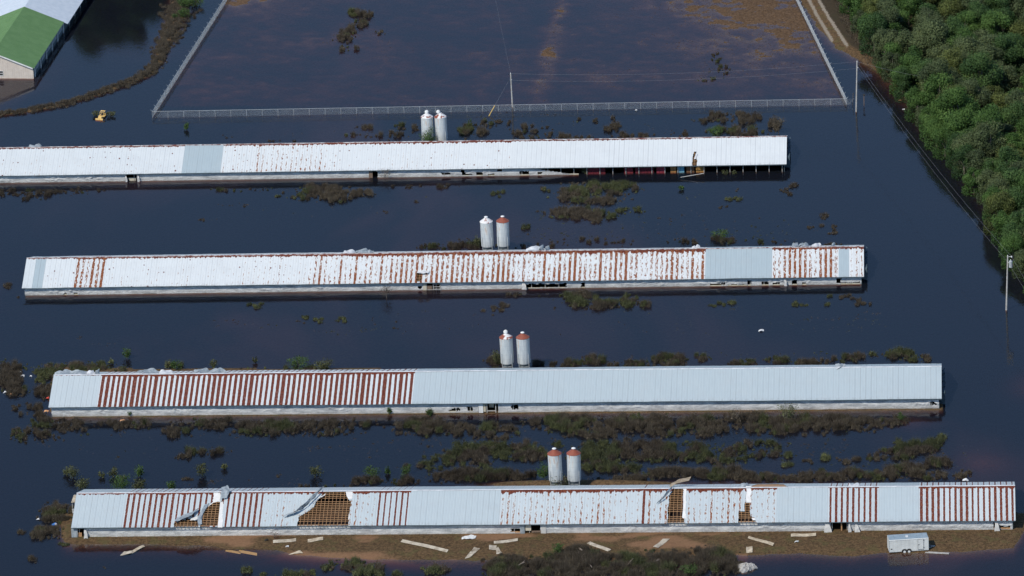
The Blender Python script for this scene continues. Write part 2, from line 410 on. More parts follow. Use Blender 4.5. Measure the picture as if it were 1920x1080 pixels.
# ------------------------------------------------------------------ flood water: one closed body of tannin-stained water
def water_material():
    t = NT("tannin_flood_water"); t.t.nodes.remove(t.b)
    geo = t.n("ShaderNodeNewGeometry")
    mp = t.n("ShaderNodeMapping"); mp.inputs["Scale"].default_value = (1.0, .55, 1.0); t.L(geo.outputs["Position"], mp.inputs[0])
    calm = t.step(t.noise(mp.outputs[0], .018, 3), .42, .62)
    h = t.math('ADD', t.math('MULTIPLY', t.noise(mp.outputs[0], 1.1, 4, .6), t.math('ADD', .35, calm)), t.math('MULTIPLY', t.noise(mp.outputs[0], 4.5, 2), .25))
    b = t.n("ShaderNodeBump"); b.inputs["Distance"].default_value = .035; b.inputs["Strength"].default_value = .55; t.L(h, b.inputs["Height"])
    gl = t.n("ShaderNodeBsdfGlossy"); gl.inputs["Roughness"].default_value = .045; t.L(b.outputs[0], gl.inputs["Normal"])
    tr_ = t.n("ShaderNodeBsdfTransparent"); tr_.inputs["Color"].default_value = (.93, .93, .93, 1)
    fr = t.n("ShaderNodeFresnel"); fr.inputs["IOR"].default_value = 1.33
    mx = t.n("ShaderNodeMixShader"); t.L(fr.outputs[0], mx.inputs[0]); t.L(tr_.outputs[0], mx.inputs[1]); t.L(gl.outputs[0], mx.inputs[2])
    df = t.n("ShaderNodeBsdfDiffuse"); 
    cl = t.noise(mp.outputs[0], .022, 4, .6, .6); cl2 = t.noise(mp.outputs[0], .008, 2)
    silt = t.mix(t.math('MULTIPLY', t.step(cl, .48, .72), t.step(cl2, .40, .60)), (.0060, .0075, .011), (.022, .014, .017)); t.L(silt, df.inputs["Color"])
    ad = t.n("ShaderNodeAddShader"); t.L(mx.outputs[0], ad.inputs[0]); t.L(df.outputs[0], ad.inputs[1])
    t.L(ad.outputs[0], t.out.inputs["Surface"])
    va = t.n("ShaderNodeVolumeAbsorption"); va.inputs["Color"].default_value = (.62, .36, .24, 1); va.inputs["Density"].default_value = 4.2
    t.L(va.outputs[0], t.out.inputs["Volume"])
    return t.m
MB().box((0, 0, -1.5), (17000, 15000, 3.0)).obj("water", water_material())
tag(bpy.data.objects["water"], kind="structure")

# ------------------------------------------------------------------ barns
XSC = .914
BARN = {1: dict(X0=-195.2, Y=124.11, he=1.62, dy=0.0, ln=170.4), 2: dict(X0=-160.86, Y=62.76, he=1.58, dy=.18, ln=150.74),
        3: dict(X0=-148.44, Y=2.82, he=2.02, dy=-1.14, ln=151.73), 4: dict(X0=-137.93, Y=-51.24, he=2.09, dy=-1.18, ln=152.63)}
HA, RISE = 8.29, 2.747
SL = math.hypot(HA, RISE)
for b in BARN.values(): b['yaw'] = math.atan2(b['dy'], 152.4)
def bp(k, x, y, z):      # barn coordinates -> world: x along, y across (0 at the ridge), z up from the water
    b = BARN[k]; c, s = math.cos(b['yaw']), math.sin(b['yaw'])
    return (b['X0']+x*c-y*s, b['Y']+x*s+y*c, z)
def roofpt(k, x, v, lift=0.0, side=-1):
    z = BARN[k]['he']+RISE*(1-v/SL)+lift*HA/SL
    return bp(k, x, side*(v*HA/SL+lift*RISE/SL), z)
def roofxv(k, px, py):
    b = BARN[k]; c, s = math.cos(b['yaw']), math.sin(b['yaw'])
    n = np.array([s*RISE, -c*RISE, HA])/SL; n = np.array([s*RISE/SL, -c*RISE/SL, HA/SL])
    p = onplane(px, py, bp(k, 0, 0, b['he']+RISE), n)
    dx, dy = p[0]-b['X0'], p[1]-b['Y']; x = dx*c+dy*s; y = -dx*s+dy*c
    return x, -y*SL/HA
def wallx(k, px, py):     # x along the front wall plane and height
    b = BARN[k]; c, s = math.cos(b['yaw']), math.sin(b['yaw'])
    n = np.array([s, -c, 0.0]); p = onplane(px, py, bp(k, 0, -HA+.54, 0), n)
    dx, dy = p[0]-b['X0'], p[1]-b['Y']; return dx*c+dy*s, p[2]
def midx(k, px):
    yl = {1: (288+341)/2, 2: 512, 3: 733, 4: 957}[k]; yr = {1: 282, 2: 490, 3: 717, 4: 943}[k]
    py = yl+(yr-yl)*(px-100)/1650; return roofxv(k, px, py)[0]
ZON = {  # px0, px1, stripe, spot, tint, ridge
 1: [(-80, 338, 0, .14, .15, .55), (338, 416, 0, 0, .95, .1), (416, 480, 0, .22, .08, .55), (480, 618, 0, .42, .05, .7), (618, 960, 0, .17, .05, .75), (960, 1300, 0, .04, .08, .5), (1300, 1480, 0, .02, .05, .3)],
 2: [(30, 62, 0, .05, .25, .5), (62, 80, 0, 0, .95, .5), (80, 140, 0, .12, .1, .5), (140, 198, 0, .75, .05, .8), (198, 450, 0, .18, .08, .7), (450, 580, 0, .28, .05, .8), (580, 660, 0, .6, 0, .9), (660, 800, .0, .66, 0, 1.2), (800, 1325, .0, .74, 0, 1.2), (1325, 1445, 0, 0, .95, 0), (1445, 1573, .0, .72, 0, .9), (1573, 1593, 0, 0, .95, .8), (1593, 1640, 0, .45, 0, .9)],
 3: [(60, 185, 0, 0, .62, .35), (185, 780, .62, .05, .18, .9), (780, 1800, 0, 0, .80, 0)],
 4: [(100, 228, 0, .03, .7, .6), (228, 412, .42, .25, .55, .8), (412, 500, .42, .2, .55, .7), (500, 560, 0, .34, .6, .8), (560, 706, 0, .42, .6, .9), (706, 772, .3, .05, .6, .8), (772, 940, 0, 0, .72, .05), (940, 1205, 0, .44, .5, 1.1), (1205, 1214, .6, .2, .5, .9), (1214, 1400, 0, .50, .55, 1.1), (1400, 1452, 0, .52, .55, .8), (1452, 1552, 0, .0, .75, .15), (1552, 1652, .42, .15, .5, .5), (1652, 1718, 0, 0, .75, .1), (1718, 1940, .44, .3, .4, .9)]}
HOLES = {4: [[(386, 951), (400, 941), (413, 941), (409, 986), (375, 988), (378, 975)], [(327, 979), (355, 973), (372, 978), (372, 989), (326, 990)],
             [(608, 921), (649, 921), (652, 935), (659, 940), (656, 962), (653, 985), (650, 990), (556, 990), (560, 970), (588, 952), (597, 935)],
             [(1263, 915), (1281, 915), (1280, 942), (1283, 971), (1284, 984), (1251, 984), (1253, 955), (1255.5, 929)],
             [(1397, 942), (1407, 942), (1407, 967), (1417, 973), (1417, 984), (1384, 984), (1385, 960), (1396.5, 959)],
             [(399.5, 923), (413, 923), (413, 942), (399.5, 942)], [(409, 941), (419, 940), (417, 988), (408, 988)],
             [(649, 921), (661, 921), (661, 936), (652, 936)], [(1281, 914), (1287, 914), (1286, 972), (1281, 972)], [(1399, 912), (1408, 912), (1408, 943), (1399, 943)]],
         1: [[(1302, 284), (1307, 284), (1304, 292.5), (1307, 300), (1307, 313), (1298, 313), (1298, 299), (1299.5, 292.5)]],
         2: [[(780.5, 511), (789, 514), (790.5, 529), (780.5, 529)]]}
def roof_slope(k, side, rows, holes, rag):
    b = BARN[k]; dx = .0762; n = int(b['ln']/dx); x = np.arange(n+1)*dx; x[-1] = b['ln']
    v = np.linspace(0, SL, rows+1); X, V = np.meshgrid(x, v)
    lift = np.where((np.arange(n+1) % 3) == 0, .032, 0.0)[None, :]+(fbm(X*.25, V*.35, 50+k)-.5)*.10+(fbm(X*.03, V*.05, 60+k)-.5)*.18
    lift = lift*np.where(side > 0, .5, 1)
    # every panel lies a touch differently from the next
    lift = lift+(_hash(np.floor((X+.001)/XSC), 0*X, 5+k)-.5)*.020*(V/SL)
    c, s = math.cos(b['yaw']), math.sin(b['yaw'])
    yy = side*(V*HA/SL+lift*RISE/SL); zz = b['he']+RISE*(1-V/SL)+lift*HA/SL
    WX = b['X0']+X*c-yy*s; WY = b['Y']+X*s+yy*c
    nn = x.size; id_ = np.arange(nn*(rows+1)).reshape(rows+1, nn)
    Fq = np.stack([id_[:-1, :-1], id_[1:, :-1], id_[1:, 1:], id_[:-1, 1:]], -1).reshape(-1, 4)
    cx = ((X[:-1, :-1]+X[1:, 1:])/2).ravel(); cv = ((V[:-1, :-1]+V[1:, 1:])/2).ravel()
    keep = np.ones(len(cx), bool)
    for h in holes: keep &= ~inpoly(cx+(fbm(cv*1.5, cx*0, 4)-.5)*rag, cv+(fbm(cx*1.5, cv*0, 8)-.5)*rag, h)
    A = {a: np.zeros(X.shape) for a in ("stripe", "spot", "tint", "ridge")}
    for (p0, p1, st, sp, ti, ri) in ZON[k]:
        x0 = round(midx(k, p0)/XSC)*XSC; x1 = round(midx(k, p1)/XSC)*XSC; m = (X >= x0-.01) & (X < x1-.01)
        if side > 0: st, sp, ri = (st*.45, sp*.5, ri*.4)
        for a, val in (("stripe", st), ("spot", sp), ("tint", ti), ("ridge", ri)): A[a][m] = val
    me = npmesh("roof_slope", np.stack([WX, WY, zz], -1).reshape(-1, 3), Fq[keep] if side < 0 else Fq[keep][:, ::-1], A,
                uv=np.stack([X, V], -1).reshape(-1, 2), mats=[M_ROOF])
    return me

def strip_sheet(name, pts, wvec, mat, parent=None, nseg=14, nw=6, crump=.10, seed=0, taper=None, thick=.012):
    """a bent, crumpled metal or plastic sheet following a centre line; real but thin, with two faces"""
    pts = [np.array(p, float) for p in pts]; L_ = [0]
    for a, b_ in zip(pts[:-1], pts[1:]): L_.append(L_[-1]+np.linalg.norm(b_-a))
    tt = np.linspace(0, L_[-1], nseg+1); cen = np.stack([np.interp(tt, L_, [p[i] for p in pts]) for i in range(3)], -1)
    wv = np.array(wvec, float)
    if wv.ndim == 1: wv = np.tile(wv, (nseg+1, 1))
    else: wv = np.stack([np.interp(tt, np.linspace(0, L_[-1], len(wv)), wv[:, i]) for i in range(3)], -1)
    s = np.linspace(-.5, .5, nw+1)
    P = cen[:, None, :]+wv[:, None, :]*s[None, :, None]*(np.interp(tt/L_[-1], np.linspace(0, 1, len(taper)), taper)[:, None, None] if taper else 1)
    r = np.random.default_rng(seed); ph = r.uniform(0, 6, 6)
    I, J = np.meshgrid(np.arange(nseg+1), np.arange(nw+1), indexing='ij')
    dz = np.sin(I*1.1+J*.9+ph[0])*.5+np.sin(I*.5-J*1.7+ph[1])*.5+r.normal(0, .35, I.shape)
    P[..., 2] += dz*crump; P[..., 0] += np.sin(J*1.3+I*.8+ph[2])*crump*.5; P[..., 1] += r.normal(0, .3, I.shape)*crump
    id_ = np.arange(P[..., 0].size).reshape(I.shape)
    Fq = np.stack([id_[:-1, :-1], id_[1:, :-1], id_[1:, 1:], id_[:-1, 1:]], -1).reshape(-1, 4)
    V = P.reshape(-1, 3); n = len(V)
    V2 = V-np.array([0, 0, thick])
    me = npmesh(name, np.concatenate([V, V2]), np.concatenate([Fq, Fq[:, ::-1]+n]), mats=[mat])
    return link(name, me, None, parent)

def flat_board(name, quad, mat, z=None, th=.04, parent=None):
    """a board lying on the ground, from its outline of four points"""
    P = [np.array(q, float) for q in quad]
    lo = [(p[0], p[1], p[2]) for p in P]; hi = [(p[0], p[1], p[2]+th) for p in P]
    m = MB(); n = len(P)
    m.v = [tuple(q) for q in lo+hi]
    m.f = [tuple(reversed(range(n))), tuple(range(n, 2*n))]+[(i, (i+1) % n, n+(i+1) % n, n+i) for i in range(n)]
    return m.obj(name, mat, parent)

LBL = {1: "white-roofed barn nearest the fence, its side torn open at the right end",
       2: "long low barn whose white roof is heavily spotted with rust along the middle",
       3: "barn with bold rust stripes on its left half, plain grey roof on the right",
       4: "long low barn with torn roof holes showing wooden slats, standing behind the debris-strewn yard"}
M_INS = mottled("white_underlay", (.70, .68, .64), (.82, .81, .78), .8, .8)
M_RUSTR = mottled("rusty_ridge_metal", (.16, .03, .016), (.62, .60, .58), 1.4, .7)
M_RIDGEW = mottled("pale_ridge_metal", (.50, .52, .54), (.72, .73, .74), 1.0, .5)
OPEN = {  # openings in the front curtain: px0, px1, from fraction, to fraction of wall height (0 bottom)
 1: [(238, 257, 0, 1), (695, 708, 0, 1), (828, 846, .25, .5), (865, 873, .1, .8), (873, 886, .12, .34), (893, 905, .05, .45), (915, 928, .05, .3), (932, 941, .55, .85), (975, 992, 0, .55), (1008, 1016, .1, .4), (1075, 1600, -1, 2)],
 2: [(118, 124, 0, .2), (138, 146, 0, .25), (784, 792, .2, .5), (800, 826, .1, 1), (984, 1062, .1, .62), (1090, 1096, 0, .6), (1330, 1352, 0, .3), (1352, 1360, .1, .45), (1365, 1400, 0, .2), (1401, 1409, 0, .6), (1428, 1440, 0, .5), (1450, 1462, .0, .4), (1485, 1495, 0, .6), (1505, 1512, 0, .4), (1568, 1577, .15, .75), (1576, 1612, 0, .22)],
 3: [(843, 856, .1, .4), (856, 862, .15, .5), (876, 887, .1, .6), (896, 934, 0, 1), (960, 972, .3, .75), (1744, 1756, .3, .65)],
 4: [(145, 158, 0, 1), (958, 976, .15, .5), (985, 1014, 0, 1), (1558, 1592, 0, 1.1), (1604, 1612, -.1, .2), (1863, 1870, .1, .7), (1870, 1895, .1, .4)]}
def curtain(k, parent, back=False):
    b = BARN[k]; he = b['he']; zb = {1: -.05, 2: -.05, 3: .10, 4: .22}[k]; dx = .18; n = int((b['ln']-.8)/dx); rows = 12
    x = .4+np.arange(n+1)*dx; t = np.linspace(0, 1, rows+1); X, T = np.meshgrid(x, t)
    r = fbm(X*.22, X*0, 70+k)
    bot = zb+(fbm(X*.35, X*0, 80+k)-.35)*.18
    Z = bot+(he-.06-bot)*T
    wr = np.sin(X*3.1+Z*5+fbm(X*.4, Z, 3)*9)*.035+np.sin(X*7.3-Z*9+fbm(X*.6, Z*2, 4)*12)*.02+(fbm(X*.8, Z*2.2, 5, 5)-.5)*.34
    wr = wr*np.sin(np.clip(T, 0, 1)*math.pi*.8)*(.45+1.3*sstep(.45, .7, r))
    yy = -(HA-.60)-np.abs(wr)-.02
    if back: yy = -yy
    c, s = math.cos(b['yaw']), math.sin(b['yaw']); WX = b['X0']+X*c-yy*s; WY = b['Y']+X*s+yy*c
    id_ = np.arange(X.size).reshape(X.shape)
    Fq = np.stack([id_[:-1, :-1], id_[:-1, 1:], id_[1:, 1:], id_[1:, :-1]], -1).reshape(-1, 4)
    keep = np.ones(len(Fq), bool)
    if not back:
        cx = ((X[:-1, :-1]+X[1:, 1:])/2).ravel(); ct = ((T[:-1, :-1]+T[1:, 1:])/2).ravel()
        for (p0, p1, f0, f1) in OPEN[k]:
            yw = {1: 335, 2: 545, 3: 772, 4: 1000}[k]; x0 = wallx(k, p0, yw)[0]; x1 = wallx(k, p1, yw)[0]
            full = f1 >= 1
            nz = (fbm(cx*1.3, ct*3, int(p0))-.5)*(.1 if full else .35)
            keep &= ~((cx+nz > x0) & (cx+nz < x1) & (ct+nz*.8 > f0-(9 if f0 <= 0 else 0)) & (ct+nz*.8 < f1+(9 if full else 0)))
        if k == 1:
            x0 = wallx(1, 985, 335)[0]; x1 = wallx(1, 1075, 335)[0]
            keep &= ~((cx > x0) & (ct > 1.05-(cx-x0)/(x1-x0)))
    me = npmesh("side_curtain", np.stack([WX, WY, Z], -1).reshape(-1, 3), Fq[keep], uv=np.stack([X, Z-bot], -1).reshape(-1, 2), smooth=True, mats=[M_CURT])
    return link("side_curtain", me, None, parent)

for k in (1, 2, 3, 4):
    b = BARN[k]; he = b['he']; root = empty("barn", bp(k, 0, 0, 0)); tag(root, LBL[k], "barn", "long livestock barns standing in the flood water")
    root.location = (0, 0, 0)
    hol = [[roofxv(k, *p) for p in h] for h in HOLES.get(k, [])]
    rows = 34 if k == 4 else (24 if k in (1, 2) else 10)
    link("front_roof", roof_slope(k, -1, rows, hol, .35), None, root)
    bh = []
    if k == 4:
        xa, xb_ = midx(4, 1403), midx(4, 1478); bh = [[(xa, .35), (xb_, .2), (xb_-1, 7.5), (xa+1, 7.9)]]
    link("back_roof", roof_slope(k, 1, 10, bh, .6), None, root)
    if k == 4:
        m = MB(); m.poly([roofpt(4, x_, v_, -.06, 1) for x_, v_ in ((xa-.5, .1), (xb_+.5, .1), (xb_+.5, 8.2), (xa-.5, 8.2))]); m.obj("roof_decking", M_WOOD, root)
    # ridge cap in short bent lengths
    m = MB(); x = 0.0; rr = random.Random(k)
    while x < b['ln']-.1:
        x2 = min(x+3.05, b['ln']); dz = rr.uniform(-.015, .03)+.05
        for sd in (-1, 1):
            m.poly([roofpt(k, x, 0, dz+.02, sd), roofpt(k, x2+.01, 0, dz+.02, sd), roofpt(k, x2+.01, .22, dz, sd), roofpt(k, x, .22, dz, sd)][::sd])
        x = x2
    m.obj("ridge_cap", M_RUSTR if k in (1, 2) else M_RIDGEW, root)
    # eave board
    m = MB(); m.hexa([bp(k, 0.02, -HA+.03, he-.15), bp(k, b['ln']-.02, -HA+.03, he-.15), bp(k, b['ln']-.02, -HA+.07, he-.15), bp(k, .02, -HA+.07, he-.15),
                      bp(k, 0.02, -HA+.03, he-.03), bp(k, b['ln']-.02, -HA+.03, he-.03), bp(k, b['ln']-.02, -HA+.07, he-.03), bp(k, .02, -HA+.07, he-.03)])
    m.obj("eave_board", M_BLUEG, root)
    curtain(k, root); curtain(k, root, True)
    # knee wall, posts, ceiling, floor inside
    zk = {1: .18, 2: .15, 3: .42, 4: .62}[k]
    m = MB()
    segs = [(.4, b['ln']-.4)]
    for (p0, p1, f0, f1) in OPEN[k]:
        if f1 >= 1 and f0 >= 0:
            yw = {1: 335, 2: 545, 3: 772, 4: 1000}[k]; x0 = wallx(k, p0, yw)[0]; x1 = wallx(k, p1, yw)[0]
            segs = [s_ for (a, e) in segs for s_ in ([(a, x0), (x1, e)] if a < x0 and x1 < e else [(a, e)])]
    if k == 1:
        xo = wallx(1, 1085, 330)[0]; segs = [(a, min(e, xo)) for a, e in segs if a < xo]
    for a, e in segs: m.hexa([bp(k, a, -HA+.64, -.9), bp(k, e, -HA+.64, -.9), bp(k, e, -HA+.70, -.9), bp(k, a, -HA+.70, -.9), bp(k, a, -HA+.64, zk), bp(k, e, -HA+.64, zk), bp(k, e, -HA+.70, zk), bp(k, a, -HA+.70, zk)])
    m.obj("knee_wall", M_CREAM if k != 4 else M_WOOD, root)
    xs_ = list(np.arange(1.2, b['ln']-.5, 2.44)); pm = MB().tube((0, 0, -1.0), (0, 0, he-.1), .07, n=6).mesh("post")
    for x_ in xs_:
        link("post", pm, M_POLE, root, bp(k, x_, -HA+.80, 0))
    m = MB(); m.poly([bp(k, .4, -HA+.6, he-.12), bp(k, .4, HA-.6, he-.12), bp(k, b['ln']-.4, HA-.6, he-.12), bp(k, b['ln']-.4, -HA+.6, he-.12)]); m.obj("ceiling", M_CEIL, root)
    for xe in (.45, b['ln']-.45):
        m = MB()
        m.hexa([bp(k, xe-.04, -HA+.57, -.9), bp(k, xe+.04, -HA+.57, -.9), bp(k, xe+.04, HA-.45, -.9), bp(k, xe-.04, HA-.45, -.9), bp(k, xe-.04, -HA+.57, he-.02), bp(k, xe+.04, -HA+.57, he-.02), bp(k, xe+.04, HA-.45, he-.02), bp(k, xe-.04, HA-.45, he-.02)])
        m.poly([bp(k, xe, -HA+.57, he-.02), bp(k, xe, HA-.45, he-.02), bp(k, xe, 0, he+RISE-.15)])
        m.obj("end_wall", M_BLUEG, root)
    # fan housing on the right-hand end
    if k < 4:
        m = MB()
        for q in range(4):
            y_ = -4.5+q*3; m.hexa([bp(k, b['ln']-.3, y_-1, .1), bp(k, b['ln']+.55, y_-1.15, 0), bp(k, b['ln']+.55, y_+1.15, 0), bp(k, b['ln']-.3, y_+1, .1), bp(k, b['ln']-.3, y_-1, 1.9), bp(k, b['ln']+.55, y_-1.15, 2.2), bp(k, b['ln']+.55, y_+1.15, 2.2), bp(k, b['ln']-.3, y_+1, 1.9)])
        m.obj("fan_housing", M_BLUEG, root)
    # laths and rafters exposed in each hole
    for h in (hol[:5] if k == 4 else hol):
        x0 = min(p[0] for p in h)-.25; x1 = max(p[0] for p in h)+.25; v0 = max(0.1, min(p[1] for p in h)-.15); v1 = min(SL-.02, max(p[1] for p in h)+.1)
        m = MB(); v_ = math.ceil(v0/.44)*.44; rr = random.Random(int(x0*10))
        while v_ < v1:
            if rr.random() > .06:
                j = rr.uniform(-.03, .03)
                m.hexa([roofpt(k, x0, v_-.036+j, -.09), roofpt(k, x1, v_-.036, -.09), roofpt(k, x1, v_+.036, -.09), roofpt(k, x0, v_+.036+j, -.09),
                        roofpt(k, x0, v_-.036+j, -.055), roofpt(k, x1, v_-.036, -.055), roofpt(k, x1, v_+.036, -.055), roofpt(k, x0, v_+.036+j, -.055)])
            v_ += .44
        x_ = math.ceil(x0/.61)*.61
        while x_ < x1:
            m.hexa([roofpt(k, x_, v0, -.26), roofpt(k, x_+.05, v0, -.26), roofpt(k, x_+.05, v1, -.26), roofpt(k, x_, v1, -.26),
                    roofpt(k, x_, v0, -.085), roofpt(k, x_+.05, v0, -.085), roofpt(k, x_+.05, v1, -.085), roofpt(k, x_, v1, -.085)])
            x_ += .61
        m.obj("roof_framing", M_WOOD, root)
    b['root'] = root
# white underlay left in place where panels are gone on barn 4
def underlay(k, poly, name="underlay_sheet", mat=None, lift=-.04):
    pts = [roofxv(k, *p) for p in poly]; m = MB(); m.poly([roofpt(k, x_, v_, lift) for x_, v_ in pts]); m.poly([roofpt(k, x_, v_, lift-.012) for x_, v_ in pts][::-1])
    return m.obj(name, mat or M_INS, BARN[k]['root'])
underlay(4, [(399, 922.5), (413.5, 922.5), (413, 941), (409, 940), (400, 942), (387, 952), (388, 947), (399, 936)])
underlay(4, [(413, 940), (420, 940), (417, 988.5), (408, 988.5)])
underlay(4, [(648, 920.5), (661.5, 920.5), (661, 938), (655, 938), (650, 930)])
underlay(4, [(654, 963), (657, 961), (655, 976), (653, 973)])
underlay(4, [(1281, 913), (1288, 913), (1287, 974), (1279, 970), (1281, 950)])
underlay(4, [(1398, 911), (1409, 911), (1408.5, 942), (1398.5, 942)])
underlay(4, [(1409, 971), (1417.5, 971), (1417.5, 975), (1412, 975)])
# torn roof sheets
M_TORN = mottled("torn_roof_metal", (.22, .26, .28), (.42, .46, .48), 1.5, .45, .1)
def rl(k, px, py, lift): x_, v_ = roofxv(k, px, py); return roofpt(k, x_, v_, lift)
strip_sheet("torn_roof_sheet", [rl(4, 607, 917, .5), rl(4, 593, 932, .8), rl(4, 575, 951, .75), rl(4, 560, 962, .55), rl(4, 535, 969, .35)], (.9, 1.1, 0), M_TORN, BARN[4]['root'], 22, 8, .13, 3, [.35, .9, 1.3, 1.5, .8])
strip_sheet("torn_roof_sheet", [rl(4, 608, 930, .12), rl(4, 600, 934, .3), rl(4, 590, 945, .2)], (.6, 1.0, .1), M_INS, BARN[4]['root'], 8, 4, .1, 4)
strip_sheet("torn_roof_sheet", [rl(4, 372, 958, .5), rl(4, 362, 966, .5), rl(4, 345, 972, .4), rl(4, 329, 976, .2)], (.3, 1.9, .1), M_TORN, BARN[4]['root'], 14, 6, .1, 5, [.3, 1, 1, .7])
strip_sheet("torn_roof_sheet", [rl(4, 372, 974, .25), rl(4, 358, 974, .15)], (.3, 1.0, .1), M_INS, BARN[4]['root'], 6, 4, .08, 6)
strip_sheet("torn_roof_sheet", [rl(4, 375, 985, .15), rl(4, 374, 972, .25), rl(4, 383, 955, .2), rl(4, 389, 945, .1)], (.6, .3, 0), M_TORN, BARN[4]['root'], 12, 4, .05, 6)
strip_sheet("torn_roof_sheet", [rl(4, 422, 916, .5), rl(4, 424, 926, .7), rl(4, 419, 938, .35)], (1.4, .3, .1), M_TORN, BARN[4]['root'], 12, 6, .12, 7, [.7, 1, .7])
strip_sheet("torn_roof_sheet", [rl(4, 1262, 915, .4), rl(4, 1255, 925, .7), rl(4, 1245, 937, .5), rl(4, 1234, 944, .25)], (.7, 1.0, 0), M_TORN, BARN[4]['root'], 14, 6, .1, 8, [.5, 1, 1.1, .9])
strip_sheet("torn_roof_sheet", [rl(2, 783, 511, .15), rl(2, 790, 513, .4), rl(2, 804, 512, .3)], (.2, 1.2, 0), M_WHITE, BARN[2]['root'], 10, 5, .1, 9)
strip_sheet("torn_roof_sheet", [rl(1, 1303, 299, .1), rl(1, 1306, 290, .2)], (.35, .1, 0), M_WHITE, BARN[1]['root'], 5, 3, .05, 10)
def behind_ridge(k, px, h, w, seed, mat=None):   # metal curled up on the far slope just behind the ridge
    x_ = midx(k, px); p = [np.array(roofpt(k, x_-w/2, .8, .1, 1)), np.array(roofpt(k, x_-w/5, .6, h, 1)), np.array(roofpt(k, x_+w/6, .7, h*.8, 1)), np.array(roofpt(k, x_+w/2, 1.0, .08, 1))]
    strip_sheet("curled_roof_sheet", p, (.3, 1.6, .3), mat or M_TORN, BARN[k]['root'], 8, 4, .20, seed, [.9, .6, 1.1, .5])
for args in ((3, 113, .75, 3.4, 1), (3, 143, .6, 3.4, 2), (3, 163, .45, 1.6, 3), (3, 176, 1.0, .8, 4), (3, 270, .9, 4.0, 5), (3, 306, .5, 2.6, 6), (3, 372, .9, 3.2, 7), (3, 402, .8, 3.0, 8),
             (2, 651, .5, 2.6, 9), (2, 676, .8, 3.0, 10), (2, 688, .5, 1.6, 11), (2, 1001, .9, 3.6, 12), (2, 1012, 1.0, .9, 13), (2, 1023, .9, .9, 14), (2, 1303, .4, 1.5, 15), (2, 1491, 1.1, 1.4, 16), (2, 1506, .8, 2.0, 17), (2, 1530, .7, 1.7, 18), (2, 1562, .8, .6, 19),
             (4, 1395, .8, 2.0, 20), (4, 1600, .2, 2.0, 21), (3, 1575, .25, 2.0, 22), (1, 58, .5, 2.6, 23)):
    behind_ridge(args[0], args[1], args[2]*.58, args[3]*.9, args[4], mat=M_RIDGEW if args[4] % 3 == 0 else M_TORN)
strip_sheet("lifted_roof_sheet", [rl(3, 1581, 685, .25), rl(3, 1577, 689, .2), rl(3, 1569, 692, .05)], (.2, .5, 0), M_WHITE, BARN[3]['root'], 6, 3, .02, 31)
M_SHB = mottled('dull_board', (.26, .20, .13), (.42, .34, .24), 1.6, .8)
strip_sheet("lifted_board", [roofpt(4, midx(4, 1252), 3.5, .1, 1), roofpt(4, midx(4, 1268), 4.2, .85, 1), roofpt(4, midx(4, 1290), 5.0, 1.15, 1)], (.3, 1.5, .1), M_SHB, BARN[4]['root'], 12, 5, .03, 33)
# doors and door leaves
def wallquad(k, px0, px1, f0, f1, name, mat, out=.06):
    he = BARN[k]['he']; zb = {1: -.05, 2: -.05, 3: .1, 4: .25}[k]; yw = {1: 335, 2: 545, 3: 772, 4: 1000}[k]
    x0 = wallx(k, px0, yw)[0]; x1 = wallx(k, px1, yw)[0]; z0 = zb+(he-.15-zb)*f0; z1 = zb+(he-.15-zb)*f1; y = -HA+.54-out
    m = MB(); m.hexa([bp(k, x0, y-.03, z0), bp(k, x1, y-.03, z0), bp(k, x1, y+.03, z0), bp(k, x0, y+.03, z0), bp(k, x0, y-.03, z1), bp(k, x1, y-.03, z1), bp(k, x1, y+.03, z1), bp(k, x0, y+.03, z1)])
    return m.obj(name, mat, BARN[k]['root'])
M_DOORB = mottled("brown_door_boards", (.16, .11, .08), (.24, .17, .12), 3, .8)
wallquad(1, 241, 254, 0, .42, "door_sill", M_CREAM, -.3); wallquad(1, 692, 699, 0, 1, "door", M_DOORB)
wallquad(2, 801, 810, .1, .62, "door", M_DOORB, -.05); wallquad(2, 794, 800, .0, 1, "door_panel", M_CREAM, .03)
for f in (.1, .4, .75): wallquad(2, 812, 826, f, f+.07, "door_rail", M_POLE, 0)
for p in (812, 825): wallquad(2, p, p+1.4, 0, 1, "door_post", M_POLE, .04)
wallquad(3, 897.5, 906, 0, 1, "door", M_WHITE); wallquad(3, 906.5, 911, .1, 1, "door_panel", M_CREAM, -.02)
for f in (.15, .9): wallquad(3, 913, 930, f, f+.08, "door_rail", M_POLE, 0)
for p in (912.5, 929): wallquad(3, p, p+1.5, 0, 1, "door_post", M_POLE, .04)
wallquad(3, 917, 926, .45, .8, "sign_panel", M_PLY, -.4)
wallquad(4, 134, 144, 0, 1, "door", M_TORN); wallquad(4, 975.5, 984, 0, 1, "door", M_TORN); wallquad(4, 1015, 1024, 0, 1, "door", M_CURT)
wallquad(4, 985.5, 996, .3, 1, "door_panel", M_CREAM, -.05); wallquad(4, 997, 1014, .12, .3, "door_rail", M_DOORB, 0); wallquad(4, 145, 153, 0, .42, "door_sill", M_WOOD, -.2)
for p in (1577,): wallquad(4, p, p+2.2, 0, 1, "door_post", M_WOOD, -.1)
